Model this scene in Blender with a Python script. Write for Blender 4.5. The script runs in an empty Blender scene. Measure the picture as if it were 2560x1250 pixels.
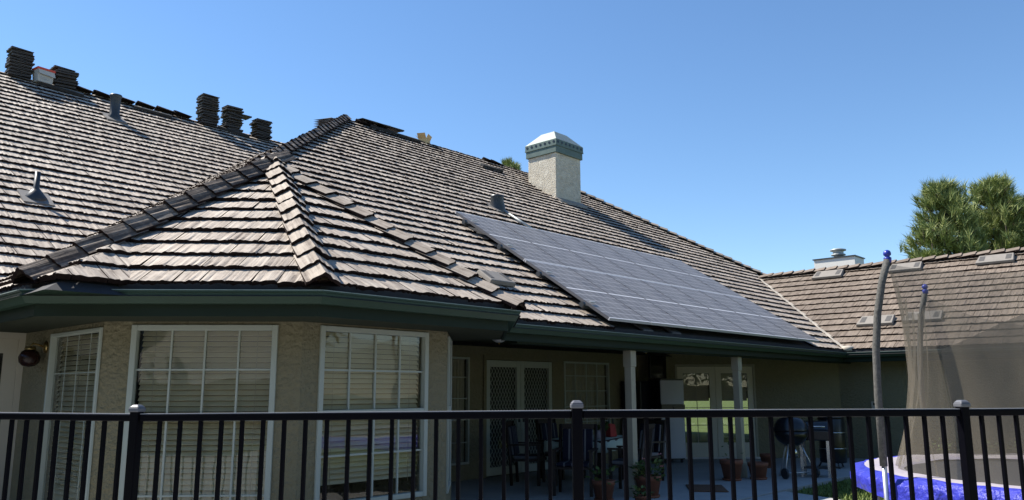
import bpy, bmesh, math, random
import numpy as np
from mathutils import Vector, Matrix
R_ = math.radians
rnd = random.Random(7)

# ---------------------------------------------------------------- camera, sky, sun, exposure
sc = bpy.context.scene
F, PITCH, ROLL, CH = 1988.53, R_(10.015), R_(0.153), 1.492
cd = bpy.data.cameras.new('camera'); cam = bpy.data.objects.new('camera', cd); sc.collection.objects.link(cam)
cd.sensor_width = 36; cd.sensor_fit = 'HORIZONTAL'; cd.lens = F/2560*36; cd.clip_end = 2000; cd.clip_start = .05
cam.matrix_world = Matrix.Translation((0, 0, CH)) @ Matrix.Rotation(math.pi/2+PITCH, 4, 'X') @ Matrix.Rotation(-ROLL, 4, 'Z')
sc.camera = cam
SUN_AZ, SUN_EL = R_(-71), R_(51)
w = bpy.data.worlds.new('World'); sc.world = w; w.use_nodes = True
wn = w.node_tree.nodes; wl = w.node_tree.links
sky = wn.new('ShaderNodeTexSky'); sky.sky_type = 'NISHITA'; sky.sun_disc = False
sky.sun_elevation = SUN_EL; sky.sun_rotation = SUN_AZ; sky.altitude = 100; sky.air_density = 1.0; sky.dust_density = 0; sky.ozone_density = 3.5
hs = wn.new('ShaderNodeHueSaturation'); hs.inputs['Saturation'].default_value = 1.10; wl.new(sky.outputs[0], hs.inputs['Color']); wl.new(hs.outputs[0], wn['Background'].inputs[0]); wn['Background'].inputs[1].default_value = .105
sd = bpy.data.lights.new('sun', 'SUN'); sd.energy = 5.0; sd.angle = R_(.5); sd.color = (1, .95, .87)
sun = bpy.data.objects.new('sun', sd); sc.collection.objects.link(sun)
sdir = Vector((math.sin(SUN_AZ)*math.cos(SUN_EL), math.cos(SUN_AZ)*math.cos(SUN_EL), math.sin(SUN_EL)))
sun.rotation_euler = (-sdir).to_track_quat('-Z', 'Y').to_euler()
vs = sc.view_settings; vs.view_transform = 'Standard'; vs.look = 'None'; vs.exposure = .84; vs.gamma = 1; vs.use_curve_mapping = False

# ---------------------------------------------------------------- frame of the house and pixel helpers
TH = R_(47.39032); P0 = (-3.418, 5.781)
RB, KB, P, C0, MR = 2.8314, 1.0792, .6393, .0146, 8.6583
HG = 2.2785; BASE = HG+C0
YL, LRY = 3.158, 12.36
XW, WR = 15.763, 3.652
S2 = math.sqrt(2); CS = math.hypot(1, P); COS, SIN = 1/CS, P/CS
EB = .5858*RB-KB; XB = S2*RB
cT, sT = math.cos(TH), math.sin(TH)
def h2w(a): return Vector((P0[0]+a[0]*cT-a[1]*sT, P0[1]+a[0]*sT+a[1]*cT, a[2]))
def w2h(a):
    dx, dy = a[0]-P0[0], a[1]-P0[1]
    return Vector((dx*cT+dy*sT, -dx*sT+dy*cT, a[2]))
def ray(x, y):
    u, v = (x-1280)/F, (625-y)/F
    u, v = u*math.cos(ROLL)+v*math.sin(ROLL), -u*math.sin(ROLL)+v*math.cos(ROLL)
    return Vector((u, math.cos(PITCH)-v*math.sin(PITCH), math.sin(PITCH)+v*math.cos(PITCH)))
def atz(x, y, z): d = ray(x, y); return Vector((0, 0, CH))+d*((z-CH)/d.z)
def hz(x, y, z): return w2h(atz(x, y, z))
def hpl(x, y, n, d0):
    o = w2h((0, 0, CH)); d = w2h(ray(x, y)+Vector((0, 0, CH)))-o; n = Vector(n)
    return o+d*((d0-n.dot(o))/n.dot(d))
def onM(x, y, o=0): return hpl(x, y, (0, -P, 1), BASE+o)
def onL(x, y, o=0): return hpl(x, y, (0, -P, 1), BASE-P*YL+o)
def onW(x, y, o=0): return hpl(x, y, (-P, 0, 1), BASE-P*XW+o)

# ---------------------------------------------------------------- object helpers
col = sc.collection
def link(o, parent=None, **kw):
    col.objects.link(o)
    if parent is not None: o.parent = parent
    for k, v in kw.items(): o[k] = v
    return o
def thing(name, label, cat, loc=(0, 0, 0), rz=0, group=None):
    o = bpy.data.objects.new(name, None); o.empty_display_size = .1
    link(o); o.location = loc; o.rotation_euler[2] = rz; o['label'] = label; o['category'] = cat
    if group: o['group'] = group
    return o
def tag(o, label, cat, group=None):
    o['label'] = label; o['category'] = cat
    if group: o['group'] = group
    return o
def copy_tree(o, parent=None):
    c = o.copy(); col.objects.link(c)
    if parent is not None: c.parent = parent
    for ch in list(o.children): copy_tree(ch, c)
    return c
class MB:
    def __init__(s): s.v = []; s.f = []; s.uv = None; s.sm = set()
    def quad(s, *ps):
        n = len(s.v); s.v += [tuple(p) for p in ps]; s.f.append(tuple(range(n, n+len(ps)))); return s
    def hexa(s, q):
        n = len(s.v); s.v += [tuple(p) for p in q]
        for f in ((3, 2, 1, 0), (4, 5, 6, 7), (0, 1, 5, 4), (1, 2, 6, 5), (2, 3, 7, 6), (3, 0, 4, 7)): s.f.append(tuple(n+i for i in f))
        return s
    def box(s, x0, x1, y0, y1, z0, z1, M=None):
        q = [(x0, y0, z0), (x1, y0, z0), (x1, y1, z0), (x0, y1, z0), (x0, y0, z1), (x1, y0, z1), (x1, y1, z1), (x0, y1, z1)]
        if M is not None: q = [M @ Vector(p) for p in q]
        return s.hexa(q)
    def bar(s, a, b, wd, ht, up=(0, 0, 1)):
        a, b = Vector(a), Vector(b); d = (b-a).normalized(); up = Vector(up)
        sx = d.cross(up)
        if sx.length < 1e-4: sx = d.cross(Vector((1, 0, 0)))
        sx.normalize(); uz = sx.cross(d); sx *= wd/2; uz *= ht/2
        return s.hexa([a-sx-uz, a+sx-uz, b+sx-uz, b-sx-uz, a-sx+uz, a+sx+uz, b+sx+uz, b-sx+uz])
    def tube(s, pts, rad, n=8, cap=True):
        pts = [Vector(p) for p in pts]; rads = rad if isinstance(rad, (list, tuple)) else [rad]*len(pts)
        st = len(s.v); ref = None
        for i, p in enumerate(pts):
            d = (pts[min(i+1, len(pts)-1)]-pts[max(i-1, 0)]).normalized()
            if ref is None: ref = d.orthogonal().normalized()
            ref = (ref-d*ref.dot(d)).normalized(); b = d.cross(ref)
            for k in range(n):
                a = 2*math.pi*k/n; s.v.append(tuple(p+(ref*math.cos(a)+b*math.sin(a))*rads[i]))
        for i in range(len(pts)-1):
            for k in range(n):
                s.sm.add(len(s.f)); s.f.append((st+i*n+k, st+i*n+(k+1) % n, st+(i+1)*n+(k+1) % n, st+(i+1)*n+k))
        if cap:
            s.f.append(tuple(st+k for k in reversed(range(n)))); e = st+(len(pts)-1)*n; s.f.append(tuple(e+k for k in range(n)))
        return s
    def lathe(s, prof, n=20, c=(0, 0, 0), smooth=True):
        st = len(s.v)
        for r, z in prof:
            for k in range(n):
                a = 2*math.pi*k/n; s.v.append((c[0]+r*math.cos(a), c[1]+r*math.sin(a), c[2]+z))
        for i in range(len(prof)-1):
            for k in range(n):
                if smooth: s.sm.add(len(s.f))
                s.f.append((st+i*n+k, st+i*n+(k+1) % n, st+(i+1)*n+(k+1) % n, st+(i+1)*n+k))
        s.f.append(tuple(st+k for k in reversed(range(n)))); e = st+(len(prof)-1)*n; s.f.append(tuple(e+k for k in range(n)))
        return s
    def mesh(s, name, mat=None):
        m = bpy.data.meshes.new(name); m.from_pydata(s.v, [], s.f)
        if mat: m.materials.append(mat)
        if s.sm:
            for i in s.sm: m.polygons[i].use_smooth = True
        m.update(); return m
    def build(s, name, mat, parent=None, **kw):
        return link(bpy.data.objects.new(name, s.mesh(name, mat)), parent, **kw)
def bevel(o, wd=.005, seg=2):
    m = o.modifiers.new('bevel', 'BEVEL'); m.width = wd; m.segments = seg; m.limit_method = 'ANGLE'; return o

# ---------------------------------------------------------------- materials
MATS = {}
def mat(name, colr, rough=.6, metal=0, spec=.5, noise=None, bump=None, coat=0):
    """noise=(scale, dark colour, contrast); bump=(scale, strength)"""
    m = bpy.data.materials.new(name); m.use_nodes = True; nt = m.node_tree; b = nt.nodes['Principled BSDF']
    b.inputs['Base Color'].default_value = (*colr, 1); b.inputs['Roughness'].default_value = rough
    b.inputs['Metallic'].default_value = metal; b.inputs['Specular IOR Level'].default_value = spec; b.inputs['Coat Weight'].default_value = coat
    if noise or bump: tc = nt.nodes.new('ShaderNodeTexCoord')
    if noise:
        n = nt.nodes.new('ShaderNodeTexNoise'); n.inputs['Scale'].default_value = noise[0]; n.inputs['Detail'].default_value = 6; n.inputs['Roughness'].default_value = .65
        nt.links.new(tc.outputs['Object'], n.inputs['Vector'])
        r = nt.nodes.new('ShaderNodeValToRGB'); e = noise[2] if len(noise) > 2 else .2
        r.color_ramp.elements[0].position = .5-e; r.color_ramp.elements[1].position = .5+e
        r.color_ramp.elements[0].color = (*noise[1], 1); r.color_ramp.elements[1].color = (*colr, 1)
        nt.links.new(n.outputs['Fac'], r.inputs[0]); nt.links.new(r.outputs[0], b.inputs['Base Color'])
    if bump:
        n2 = nt.nodes.new('ShaderNodeTexNoise'); n2.inputs['Scale'].default_value = bump[0]; n2.inputs['Detail'].default_value = 4
        nt.links.new(tc.outputs['Object'], n2.inputs['Vector'])
        bp = nt.nodes.new('ShaderNodeBump'); bp.inputs['Strength'].default_value = bump[1]; bp.inputs['Distance'].default_value = .02
        nt.links.new(n2.outputs['Fac'], bp.inputs['Height']); nt.links.new(bp.outputs[0], b.inputs['Normal'])
    MATS[name] = m; return m

def tile_material(name, c_dark, c_mid, c_light, rough=.55, gr=32):
    m = bpy.data.materials.new(name); m.use_nodes = True; nt = m.node_tree; N = nt.nodes; L = nt.links; b = N['Principled BSDF']
    b.inputs['Roughness'].default_value = rough; b.inputs['Specular IOR Level'].default_value = .35
    uv = N.new('ShaderNodeUVMap'); uv.uv_map = 'uv'
    oi = N.new('ShaderNodeObjectInfo'); gm = N.new('ShaderNodeNewGeometry')
    ad = N.new('ShaderNodeMath'); ad.operation = 'ADD'; L.new(oi.outputs['Random'], ad.inputs[0]); L.new(gm.outputs['Random Per Island'], ad.inputs[1])
    fr = N.new('ShaderNodeMath'); fr.operation = 'FRACT'; L.new(ad.outputs[0], fr.inputs[0])
    wv = N.new('ShaderNodeMath'); wv.operation = 'MULTIPLY'; wv.inputs[1].default_value = 60; L.new(fr.outputs[0], wv.inputs[0])
    mp = N.new('ShaderNodeMapping'); mp.inputs['Scale'].default_value = (gr, 1.5, 1); L.new(uv.outputs[0], mp.inputs['Vector'])
    g = N.new('ShaderNodeTexNoise'); g.noise_dimensions = '4D'; g.inputs['Scale'].default_value = 1; g.inputs['Detail'].default_value = 5; g.inputs['Roughness'].default_value = .6
    L.new(mp.outputs[0], g.inputs['Vector']); L.new(wv.outputs[0], g.inputs['W'])
    # blotches, lichen
    bl = N.new('ShaderNodeTexNoise'); bl.noise_dimensions = '4D'; bl.inputs['Scale'].default_value = 9; bl.inputs['Detail'].default_value = 6; bl.inputs['Roughness'].default_value = .7
    L.new(uv.outputs[0], bl.inputs['Vector']); L.new(wv.outputs[0], bl.inputs['W'])
    gs = N.new('ShaderNodeMath'); gs.operation = 'MULTIPLY_ADD'; gs.inputs[1].default_value = 1.5; gs.inputs[2].default_value = -.25; L.new(g.outputs['Fac'], gs.inputs[0])
    mx = N.new('ShaderNodeMath'); mx.operation = 'ADD'; L.new(gs.outputs[0], mx.inputs[0]); L.new(bl.outputs['Fac'], mx.inputs[1])
    rv = N.new('ShaderNodeMath'); rv.operation = 'MULTIPLY_ADD'; rv.inputs[1].default_value = .20; L.new(fr.outputs[0], rv.inputs[0]); L.new(mx.outputs[0], rv.inputs[2])
    hv = N.new('ShaderNodeMath'); hv.operation = 'MULTIPLY'; hv.inputs[1].default_value = .5; L.new(rv.outputs[0], hv.inputs[0])
    r = N.new('ShaderNodeValToRGB'); e = r.color_ramp.elements; e[0].position = .36; e[1].position = .80
    e[0].color = (*c_dark, 1); e[1].color = (*c_light, 1); k = e.new(.54); k.color = (*c_mid, 1)
    ws = N.new('ShaderNodeTexNoise'); ws.inputs['Scale'].default_value = .9; ws.inputs['Detail'].default_value = 7; ws.inputs['Roughness'].default_value = .65; L.new(gm.outputs['Position'], ws.inputs['Vector'])
    wm = N.new('ShaderNodeMapRange'); wm.inputs['From Min'].default_value = .36; wm.inputs['From Max'].default_value = .6; wm.inputs['To Min'].default_value = .80; wm.inputs['To Max'].default_value = 1.05; L.new(ws.outputs['Fac'], wm.inputs[0])
    mm = N.new('ShaderNodeMixRGB'); mm.blend_type = 'MULTIPLY'; mm.inputs[0].default_value = 1; L.new(r.outputs[0], mm.inputs[1]); L.new(wm.outputs[0], mm.inputs[2])
    L.new(hv.outputs[0], r.inputs[0]); L.new(mm.outputs[0], b.inputs['Base Color'])
    bp = N.new('ShaderNodeBump'); bp.inputs['Strength'].default_value = .9; bp.inputs['Distance'].default_value = .016
    L.new(g.outputs['Fac'], bp.inputs['Height']); L.new(bp.outputs[0], b.inputs['Normal'])
    return m
M_TILE = tile_material('weathered_sheen_tile', (.145, .11, .084), (.39, .325, .262), (.56, .49, .405), .75)  # lighter than the wing tiles: grazing sun sheen put into the colour
M_TILEW = tile_material('brown_shake_tile', (.10, .075, .055), (.185, .145, .112), (.27, .22, .175), .75)
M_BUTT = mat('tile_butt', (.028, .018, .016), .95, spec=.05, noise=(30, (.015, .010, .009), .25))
M_CAP = tile_material('weathered_cap_tile', (.135, .10, .075), (.34, .28, .22), (.49, .42, .34), .75)
M_CAPD = tile_material('shaded_cap_tile', (.022, .015, .011), (.12, .088, .065), (.44, .36, .28), .75, 46)  # shade on cap wings turned from the sun deepened in the colour
M_DARKTILE = tile_material('dark_new_tile', (.03, .027, .026), (.05, .044, .04), (.08, .072, .066), .65)
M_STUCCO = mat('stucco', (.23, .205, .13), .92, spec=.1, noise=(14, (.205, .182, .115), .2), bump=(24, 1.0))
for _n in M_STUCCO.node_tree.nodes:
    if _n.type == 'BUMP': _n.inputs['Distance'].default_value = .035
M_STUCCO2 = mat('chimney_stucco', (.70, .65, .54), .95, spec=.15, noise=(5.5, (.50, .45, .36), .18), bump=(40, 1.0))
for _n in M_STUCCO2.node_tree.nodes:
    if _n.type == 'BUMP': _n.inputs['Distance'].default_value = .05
M_GREEN = mat('green_trim_paint', (.032, .062, .040), .5, spec=.3, noise=(2.5, (.026, .05, .033), .3))
M_FASCIA = mat('green_fascia_paint', (.016, .027, .016), .65, spec=.2, noise=(3, (.012, .021, .013), .3))
M_SOFFIT = mat('soffit_paint', (.045, .05, .034), .85, spec=.1)
M_FELT = mat('roofing_felt', (.035, .034, .036), .85, noise=(6, (.02, .02, .021), .2))
M_SHINGLE = mat('asphalt_shingle', (.06, .062, .07), .9, noise=(40, (.035, .036, .042), .25), bump=(180, .6))
M_METAL = mat('galvanised', (.42, .44, .42), .45, metal=.3, noise=(5, (.33, .35, .34), .25))
M_CAPG = mat('chimney_cap_green', (.115, .16, .14), .5, spec=.3, noise=(6, (.08, .115, .10), .22))
M_CAPT = mat('chimney_cap_top', (.30, .335, .29), .45, metal=.2, noise=(5, (.22, .25, .22), .22))
M_BLACKM = mat('black_pipe', (.025, .03, .035), .42)
M_WHITE = mat('white_vinyl', (.40, .43, .37), .5, spec=.3)
M_TRIM = mat('pale_post_paint', (.37, .34, .255), .65, spec=.2, noise=(5, (.31, .285, .21), .3))
M_DOORP = mat('door_paint', (.46, .42, .33), .5)
M_SLAT = mat('blind_slat', (.58, .52, .34), .6)
M_DARK = mat('interior_dark', (.03, .028, .025), .9)
M_CURT = mat('curtain', (.46, .42, .31), .9, noise=(12, (.36, .33, .25), .3))
M_CONC = mat('concrete', (.40, .395, .375), .9, spec=.2, noise=(1.3, (.30, .30, .29), .25), bump=(30, .25))
M_BLACK = mat('black_enamel', (.008, .009, .012), .3)
M_FENCE = mat('black_fence_paint', (.003, .003, .005), .34, spec=.05)
M_FCAP = mat('fence_cap', (.11, .113, .125), .45)
M_SHELL = mat('valley_metal', (.46, .41, .34), .7, noise=(6, (.30, .265, .215), .22))
M_VENT = mat('flat_vent', (.25, .225, .195), .7, noise=(8, (.19, .17, .145), .3))
M_MESHG = mat('vent_screen', (.08, .075, .07), .8)
M_TERRA = mat('terracotta', (.23, .085, .045), .85, noise=(7, (.17, .07, .04), .25))
M_SOIL = mat('soil', (.03, .022, .016), .95)
M_STEEL = mat('steel', (.5, .5, .5), .25, metal=.9)
M_ALU = mat('aluminium', (.55, .56, .58), .35, metal=.7)
M_FRIDGE = mat('fridge_white', (.42, .43, .45), .45, bump=(150, .15))
M_CLOTH = mat('table_cloth', (.45, .52, .45), .85)
M_WOODD = mat('dark_wood', (.025, .016, .012), .5)
M_RED = mat('red_card', (.55, .06, .03), .6)
M_RED2 = mat('red_cloth', (.30, .025, .02), .8)
M_CARDW = mat('white_card', (.42, .41, .38), .8)
M_CARDB = mat('brown_card', (.62, .42, .2), .8)
M_BLUEPAD = mat('blue_vinyl', (.038, .045, .42), .5, spec=.35, noise=(5, (.025, .03, .30), .25), bump=(7, 1.0))
for _n in M_BLUEPAD.node_tree.nodes:
    if _n.type == 'BUMP': _n.inputs['Distance'].default_value = .08
M_PADTOP = mat('bleached_vinyl', (.42, .38, .36), .6, noise=(5, (.33, .29, .36), .25), bump=(9, .4))
M_MAT = mat('jump_mat', (.035, .036, .04), .75)
M_FOAM = mat('foam_sleeve', (.13, .125, .11), .9, noise=(45, (.05, .048, .043), .2), bump=(60, .25))
M_BLUE = mat('blue_plastic', (.02, .035, .28), .35)
M_MATTE = mat('coir_mat', (.16, .075, .035), .95, noise=(30, (.09, .05, .03), .2))
M_LEAFY = mat('plant_leaf', (.07, .12, .03), .55)
M_PETAL = mat('petal', (.7, .3, .3), .6)
M_BRASS = mat('brass', (.35, .25, .1), .3, metal=.9)
M_GLOBE = mat('light_globe', (.55, .55, .52), .3)
M_AMBER = mat('amber_glass', (.02, .008, .006), .2, spec=.3)
M_WOODF = mat('fence_wood', (.16, .10, .06), .85, noise=(5, (.10, .06, .035), .25))
M_WWALL = mat('white_siding', (.72, .70, .64), .7)
M_BARK = mat('bark', (.09, .065, .045), .95, noise=(10, (.05, .036, .026), .2), bump=(20, 1))

def glass_mat(name, tint=.9):
    m = bpy.data.materials.new(name); m.use_nodes = True; nt = m.node_tree; nt.nodes.clear()
    o = nt.nodes.new('ShaderNodeOutputMaterial'); t = nt.nodes.new('ShaderNodeBsdfTransparent'); g = nt.nodes.new('ShaderNodeBsdfGlossy'); x = nt.nodes.new('ShaderNodeMixShader')
    t.inputs[0].default_value = (tint, tint*1.01, tint, 1); g.inputs['Roughness'].default_value = .012; g.inputs[0].default_value = (1, 1, 1, 1)
    f = nt.nodes.new('ShaderNodeFresnel'); f.inputs['IOR'].default_value = 1.6
    tc = nt.nodes.new('ShaderNodeTexCoord'); n = nt.nodes.new('ShaderNodeTexNoise'); n.inputs['Scale'].default_value = 1.6; nt.links.new(tc.outputs['Object'], n.inputs['Vector'])
    bp = nt.nodes.new('ShaderNodeBump'); bp.inputs['Strength'].default_value = .06; bp.inputs['Distance'].default_value = .05
    nt.links.new(n.outputs['Fac'], bp.inputs['Height']); nt.links.new(bp.outputs[0], g.inputs['Normal'])
    ge = nt.nodes.new('ShaderNodeNewGeometry'); iv = nt.nodes.new('ShaderNodeMath'); iv.operation = 'SUBTRACT'; iv.inputs[0].default_value = 1; nt.links.new(ge.outputs['Backfacing'], iv.inputs[1])
    mu = nt.nodes.new('ShaderNodeMath'); mu.operation = 'MULTIPLY'; nt.links.new(f.outputs[0], mu.inputs[0]); nt.links.new(iv.outputs[0], mu.inputs[1])
    nt.links.new(mu.outputs[0], x.inputs[0]); nt.links.new(t.outputs[0], x.inputs[1]); nt.links.new(g.outputs[0], x.inputs[2]); nt.links.new(x.outputs[0], o.inputs[0])
    return m
M_GLASS = glass_mat('window_glass')
def net_mat(name, fac, colr):
    m = bpy.data.materials.new(name); m.use_nodes = True; nt = m.node_tree; nt.nodes.clear()
    o = nt.nodes.new('ShaderNodeOutputMaterial'); t = nt.nodes.new('ShaderNodeBsdfTransparent'); d = nt.nodes.new('ShaderNodeBsdfDiffuse'); tl = nt.nodes.new('ShaderNodeBsdfTranslucent')
    d.inputs[0].default_value = (*colr, 1); tl.inputs[0].default_value = (*colr, 1)
    a = nt.nodes.new('ShaderNodeMixShader'); a.inputs[0].default_value = .45; nt.links.new(d.outputs[0], a.inputs[1]); nt.links.new(tl.outputs[0], a.inputs[2])
    x = nt.nodes.new('ShaderNodeMixShader')
    tc = nt.nodes.new('ShaderNodeTexCoord'); n = nt.nodes.new('ShaderNodeTexNoise'); n.inputs['Scale'].default_value = 5; n.inputs['Detail'].default_value = 4; nt.links.new(tc.outputs['Object'], n.inputs['Vector'])
    ma = nt.nodes.new('ShaderNodeMapRange'); ma.inputs['To Min'].default_value = fac-.07; ma.inputs['To Max'].default_value = fac+.07; nt.links.new(n.outputs['Fac'], ma.inputs[0]); nt.links.new(ma.outputs[0], x.inputs[0])
    nt.links.new(t.outputs[0], x.inputs[1]); nt.links.new(a.outputs[0], x.inputs[2]); nt.links.new(x.outputs[0], o.inputs[0])
    return m
M_NET = net_mat('safety_net', .41, (.20, .175, .135))
M_NET2 = net_mat('safety_net_flap', .62, (.20, .175, .135))
def leaf_mat(name, c1, c2, rough=.6):
    m = bpy.data.materials.new(name); m.use_nodes = True; nt = m.node_tree; b = nt.nodes['Principled BSDF']
    g = nt.nodes.new('ShaderNodeNewGeometry'); r = nt.nodes.new('ShaderNodeValToRGB'); r.color_ramp.elements[0].color = (*c1, 1); r.color_ramp.elements[1].color = (*c2, 1)
    nt.links.new(g.outputs['Random Per Island'], r.inputs[0]); nt.links.new(r.outputs[0], b.inputs['Base Color'])
    b.inputs['Roughness'].default_value = rough; b.inputs['Specular IOR Level'].default_value = .3
    b.inputs['Subsurface Weight'].default_value = 0
    return m
M_NEEDLE = leaf_mat('pine_needle', (.12, .16, .05), (.34, .37, .125))
M_LEAF = leaf_mat('broad_leaf', (.035, .06, .015), (.10, .14, .035))
M_GRASSB = leaf_mat('grass_blade', (.08, .12, .03), (.17, .22, .055))
def grass_ground():
    m = mat('lawn', (.10, .13, .04), .95, spec=.1, noise=(2.2, (.075, .10, .03), .25), bump=(70, 1)); return m
M_LAWN = grass_ground()
def solar_mat():
    m = bpy.data.materials.new('solar_cells'); m.use_nodes = True; nt = m.node_tree; N = nt.nodes; L = nt.links; b = N['Principled BSDF']
    uv = N.new('ShaderNodeUVMap'); uv.uv_map = 'uv'; sp = N.new('ShaderNodeSeparateXYZ'); L.new(uv.outputs[0], sp.inputs[0])
    def lines(out, n, wd):
        a = N.new('ShaderNodeMath'); a.operation = 'MULTIPLY'; a.inputs[1].default_value = n; L.new(out, a.inputs[0])
        f = N.new('ShaderNodeMath'); f.operation = 'PINGPONG'; f.inputs[1].default_value = .5; L.new(a.outputs[0], f.inputs[0])
        c = N.new('ShaderNodeMath'); c.operation = 'LESS_THAN'; c.inputs[1].default_value = wd; L.new(f.outputs[0], c.inputs[0]); return c.outputs[0]
    def mxv(a, b2):
        c = N.new('ShaderNodeMath'); c.operation = 'MAXIMUM'; L.new(a, c.inputs[0]); L.new(b2, c.inputs[1]); return c.outputs[0]
    cell = mxv(lines(sp.outputs[0], 6, .035), lines(sp.outputs[1], 10, .04))
    mid = lines(sp.outputs[1], 2, .014)
    tc = N.new('ShaderNodeTexCoord'); n = N.new('ShaderNodeTexNoise'); n.inputs['Scale'].default_value = 3; n.inputs['Detail'].default_value = 6; L.new(tc.outputs['Object'], n.inputs['Vector'])
    du = N.new('ShaderNodeMixRGB'); du.inputs[2].default_value = (.25, .235, .222, 1); du.inputs[1].default_value = (.016, .017, .022, 1)
    mr = N.new('ShaderNodeMapRange'); mr.inputs['From Min'].default_value = .3; mr.inputs['From Max'].default_value = .8; mr.inputs['To Min'].default_value = .42; mr.inputs['To Max'].default_value = .85; L.new(n.outputs['Fac'], mr.inputs[0]); L.new(mr.outputs[0], du.inputs[0])
    d = N.new('ShaderNodeMixRGB'); d.inputs[1].default_value = (.016, .017, .024, 1); d.inputs[2].default_value = (.38, .365, .36, 1); L.new(cell, d.inputs[0]); L.new(du.outputs[0], d.inputs[1])
    # every second line of n=2 falls on the border and on the middle
    e = N.new('ShaderNodeMixRGB'); e.inputs[2].default_value = (.74, .73, .73, 1); L.new(mid, e.inputs[0]); L.new(d.outputs[0], e.inputs[1])
    L.new(e.outputs[0], b.inputs['Base Color']); b.inputs['Roughness'].default_value = .5; b.inputs['Specular IOR Level'].default_value = .3
    b.inputs['Coat Weight'].default_value = .06; b.inputs['Coat Roughness'].default_value = .2
    return m
M_SOLAR = solar_mat()
def stripe_mat():
    m = bpy.data.materials.new('striped_cushion'); m.use_nodes = True; nt = m.node_tree; b = nt.nodes['Principled BSDF']; b.inputs['Roughness'].default_value = .9
    tc = nt.nodes.new('ShaderNodeTexCoord'); sp = nt.nodes.new('ShaderNodeSeparateXYZ'); nt.links.new(tc.outputs['Object'], sp.inputs[0])
    a = nt.nodes.new('ShaderNodeMath'); a.operation = 'PINGPONG'; a.inputs[1].default_value = .06; nt.links.new(sp.outputs[0], a.inputs[0])
    c = nt.nodes.new('ShaderNodeMath'); c.operation = 'LESS_THAN'; c.inputs[1].default_value = .012; nt.links.new(a.outputs[0], c.inputs[0])
    x = nt.nodes.new('ShaderNodeMixRGB'); x.inputs[1].default_value = (.006, .007, .022, 1); x.inputs[2].default_value = (.16, .16, .17, 1); nt.links.new(c.outputs[0], x.inputs[0]); nt.links.new(x.outputs[0], b.inputs['Base Color'])
    return m
M_STRIPE = stripe_mat()

# ---------------------------------------------------------------- ground
g = MB(); n = 24; q = 300
g.quad((-q, -q, -.05), (q, -q, -.05), (q, q, -.05), (-q, q, -.05)); g.build('lawn', M_LAWN, kind='structure')
# patio slab under the roof, with a real step down to the lawn
pat = [(0.6, -1.0), (9.95, -1.0), (16.55, -1.05), (16.55, .5), (13.4, 3.65), (.6, 3.65)]
g = MB(); vt = [h2w((x, y, 0)) for x, y in pat]; vb = [h2w((x, y, -.12)) for x, y in pat]
g.quad(*vt)
for i in range(len(pat)): g.quad(vb[i], vb[(i+1) % 6], vt[(i+1) % 6], vt[i])
g.build('patio', M_CONC, kind='structure')
wk = [(-9, -6), (5.6, -6), (5.3, 6.5), (4.75, 10.6), tuple(atz(2080, 1243, 0))[:2], tuple(atz(1962, 1226, 0))[:2], tuple(h2w((9.6, -1.02, 0)))[:2], tuple(h2w((.6, -1.02, 0)))[:2], tuple(h2w((0, 8, 0)))[:2], (-9, 10)]
g = MB(); g.quad(*[(a, b, -.012) for a, b in wk]); g.quad(*[(a, b, -.1) for a, b in reversed(wk)])
for i in range(len(wk)):
    a, b = wk[i], wk[(i+1) % len(wk)]; g.quad((*a, -.1), (*b, -.1), (*b, -.012), (*a, -.012))
g.build('walkway', M_CONC, kind='structure')
g = MB(); g.quad((5.68, -8.5, -.02), (22, -8.5, -.02), (22, 1.2, -.02), (5.68, 1.2, -.02)); g.build('pool_deck', M_CONC, kind='structure')

# ---------------------------------------------------------------- the house: roof surfaces
house = thing('house', 'large house with weathered shake tile roof, stucco walls and dark green gutters', 'house', (P0[0], P0[1], 0), TH)
# faces of each solid: name -> (distance function, inward direction, point on the d=0 line, direction along it)
def dM(x, y): return y
def dN(x, y): return x
def dB1(x, y): return (x+y-EB)/S2
def dB2(x, y): return y+KB
def dB3(x, y): return (XB-x+y+KB)/S2
HX0, HY0, HX1, HY1 = 16.25, MR, 20.05, 4.04
PR = (HY0-HY1)/(HX1-HX0)
def dR(x, y): return HY0-PR*(x-HX0)
def dMb(x, y): return 2*MR-y
def dL(x, y): return y-YL
def dLb(x, y): return 2*(LRY-YL)-(y-YL)
def dLe(x, y): return 26-x
def dW(x, y): return x-XW
def dWb(x, y): return 2*WR-(x-XW)
SOL = {'A': [dM, dN, dR, dMb], 'B': [dN, dB1, dB2, dB3], 'L': [dL, dLb, dLe], 'W': [dW, dWb]}
def zroof(x, y):
    b = -9
    for k, fs in SOL.items():
        if k == 'W' and (y < -9 or y > 6): continue
        b = max(b, min(f(x, y) for f in fs))
    return b    # in units of d
# planes that get tiles: solid, own distance, origin on the eave, along, inward, u-range, d-range
FACES = [
    ('A', dM, (0, 0), (1, 0), (0, 1), -.2, 21.5, MR),
    ('A', dN, (0, 0), (0, 1), (1, 0), -1.0, 14.5, MR),
    ('B', dN, (0, 0), (0, 1), (1, 0), -1.3, 3.8, 3.8),
    ('B', dB1, (0, EB), (1/S2, -1/S2), (1/S2, 1/S2), -.2, 2.6, RB),
    ('B', dB2, (0, -KB), (1, 0), (0, 1), .5, 5.0, RB),
    ('B', dB3, (XB, -KB), (1/S2, 1/S2), (-1/S2, 1/S2), -.2, 3.2, RB+.8),
    ('L', dL, (0, YL), (1, 0), (0, 1), -9, 14, LRY-YL),
    ('W', dW, (XW, 0), (0, -1), (1, 0), -6, 9.0, WR),
]
roof = None
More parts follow.
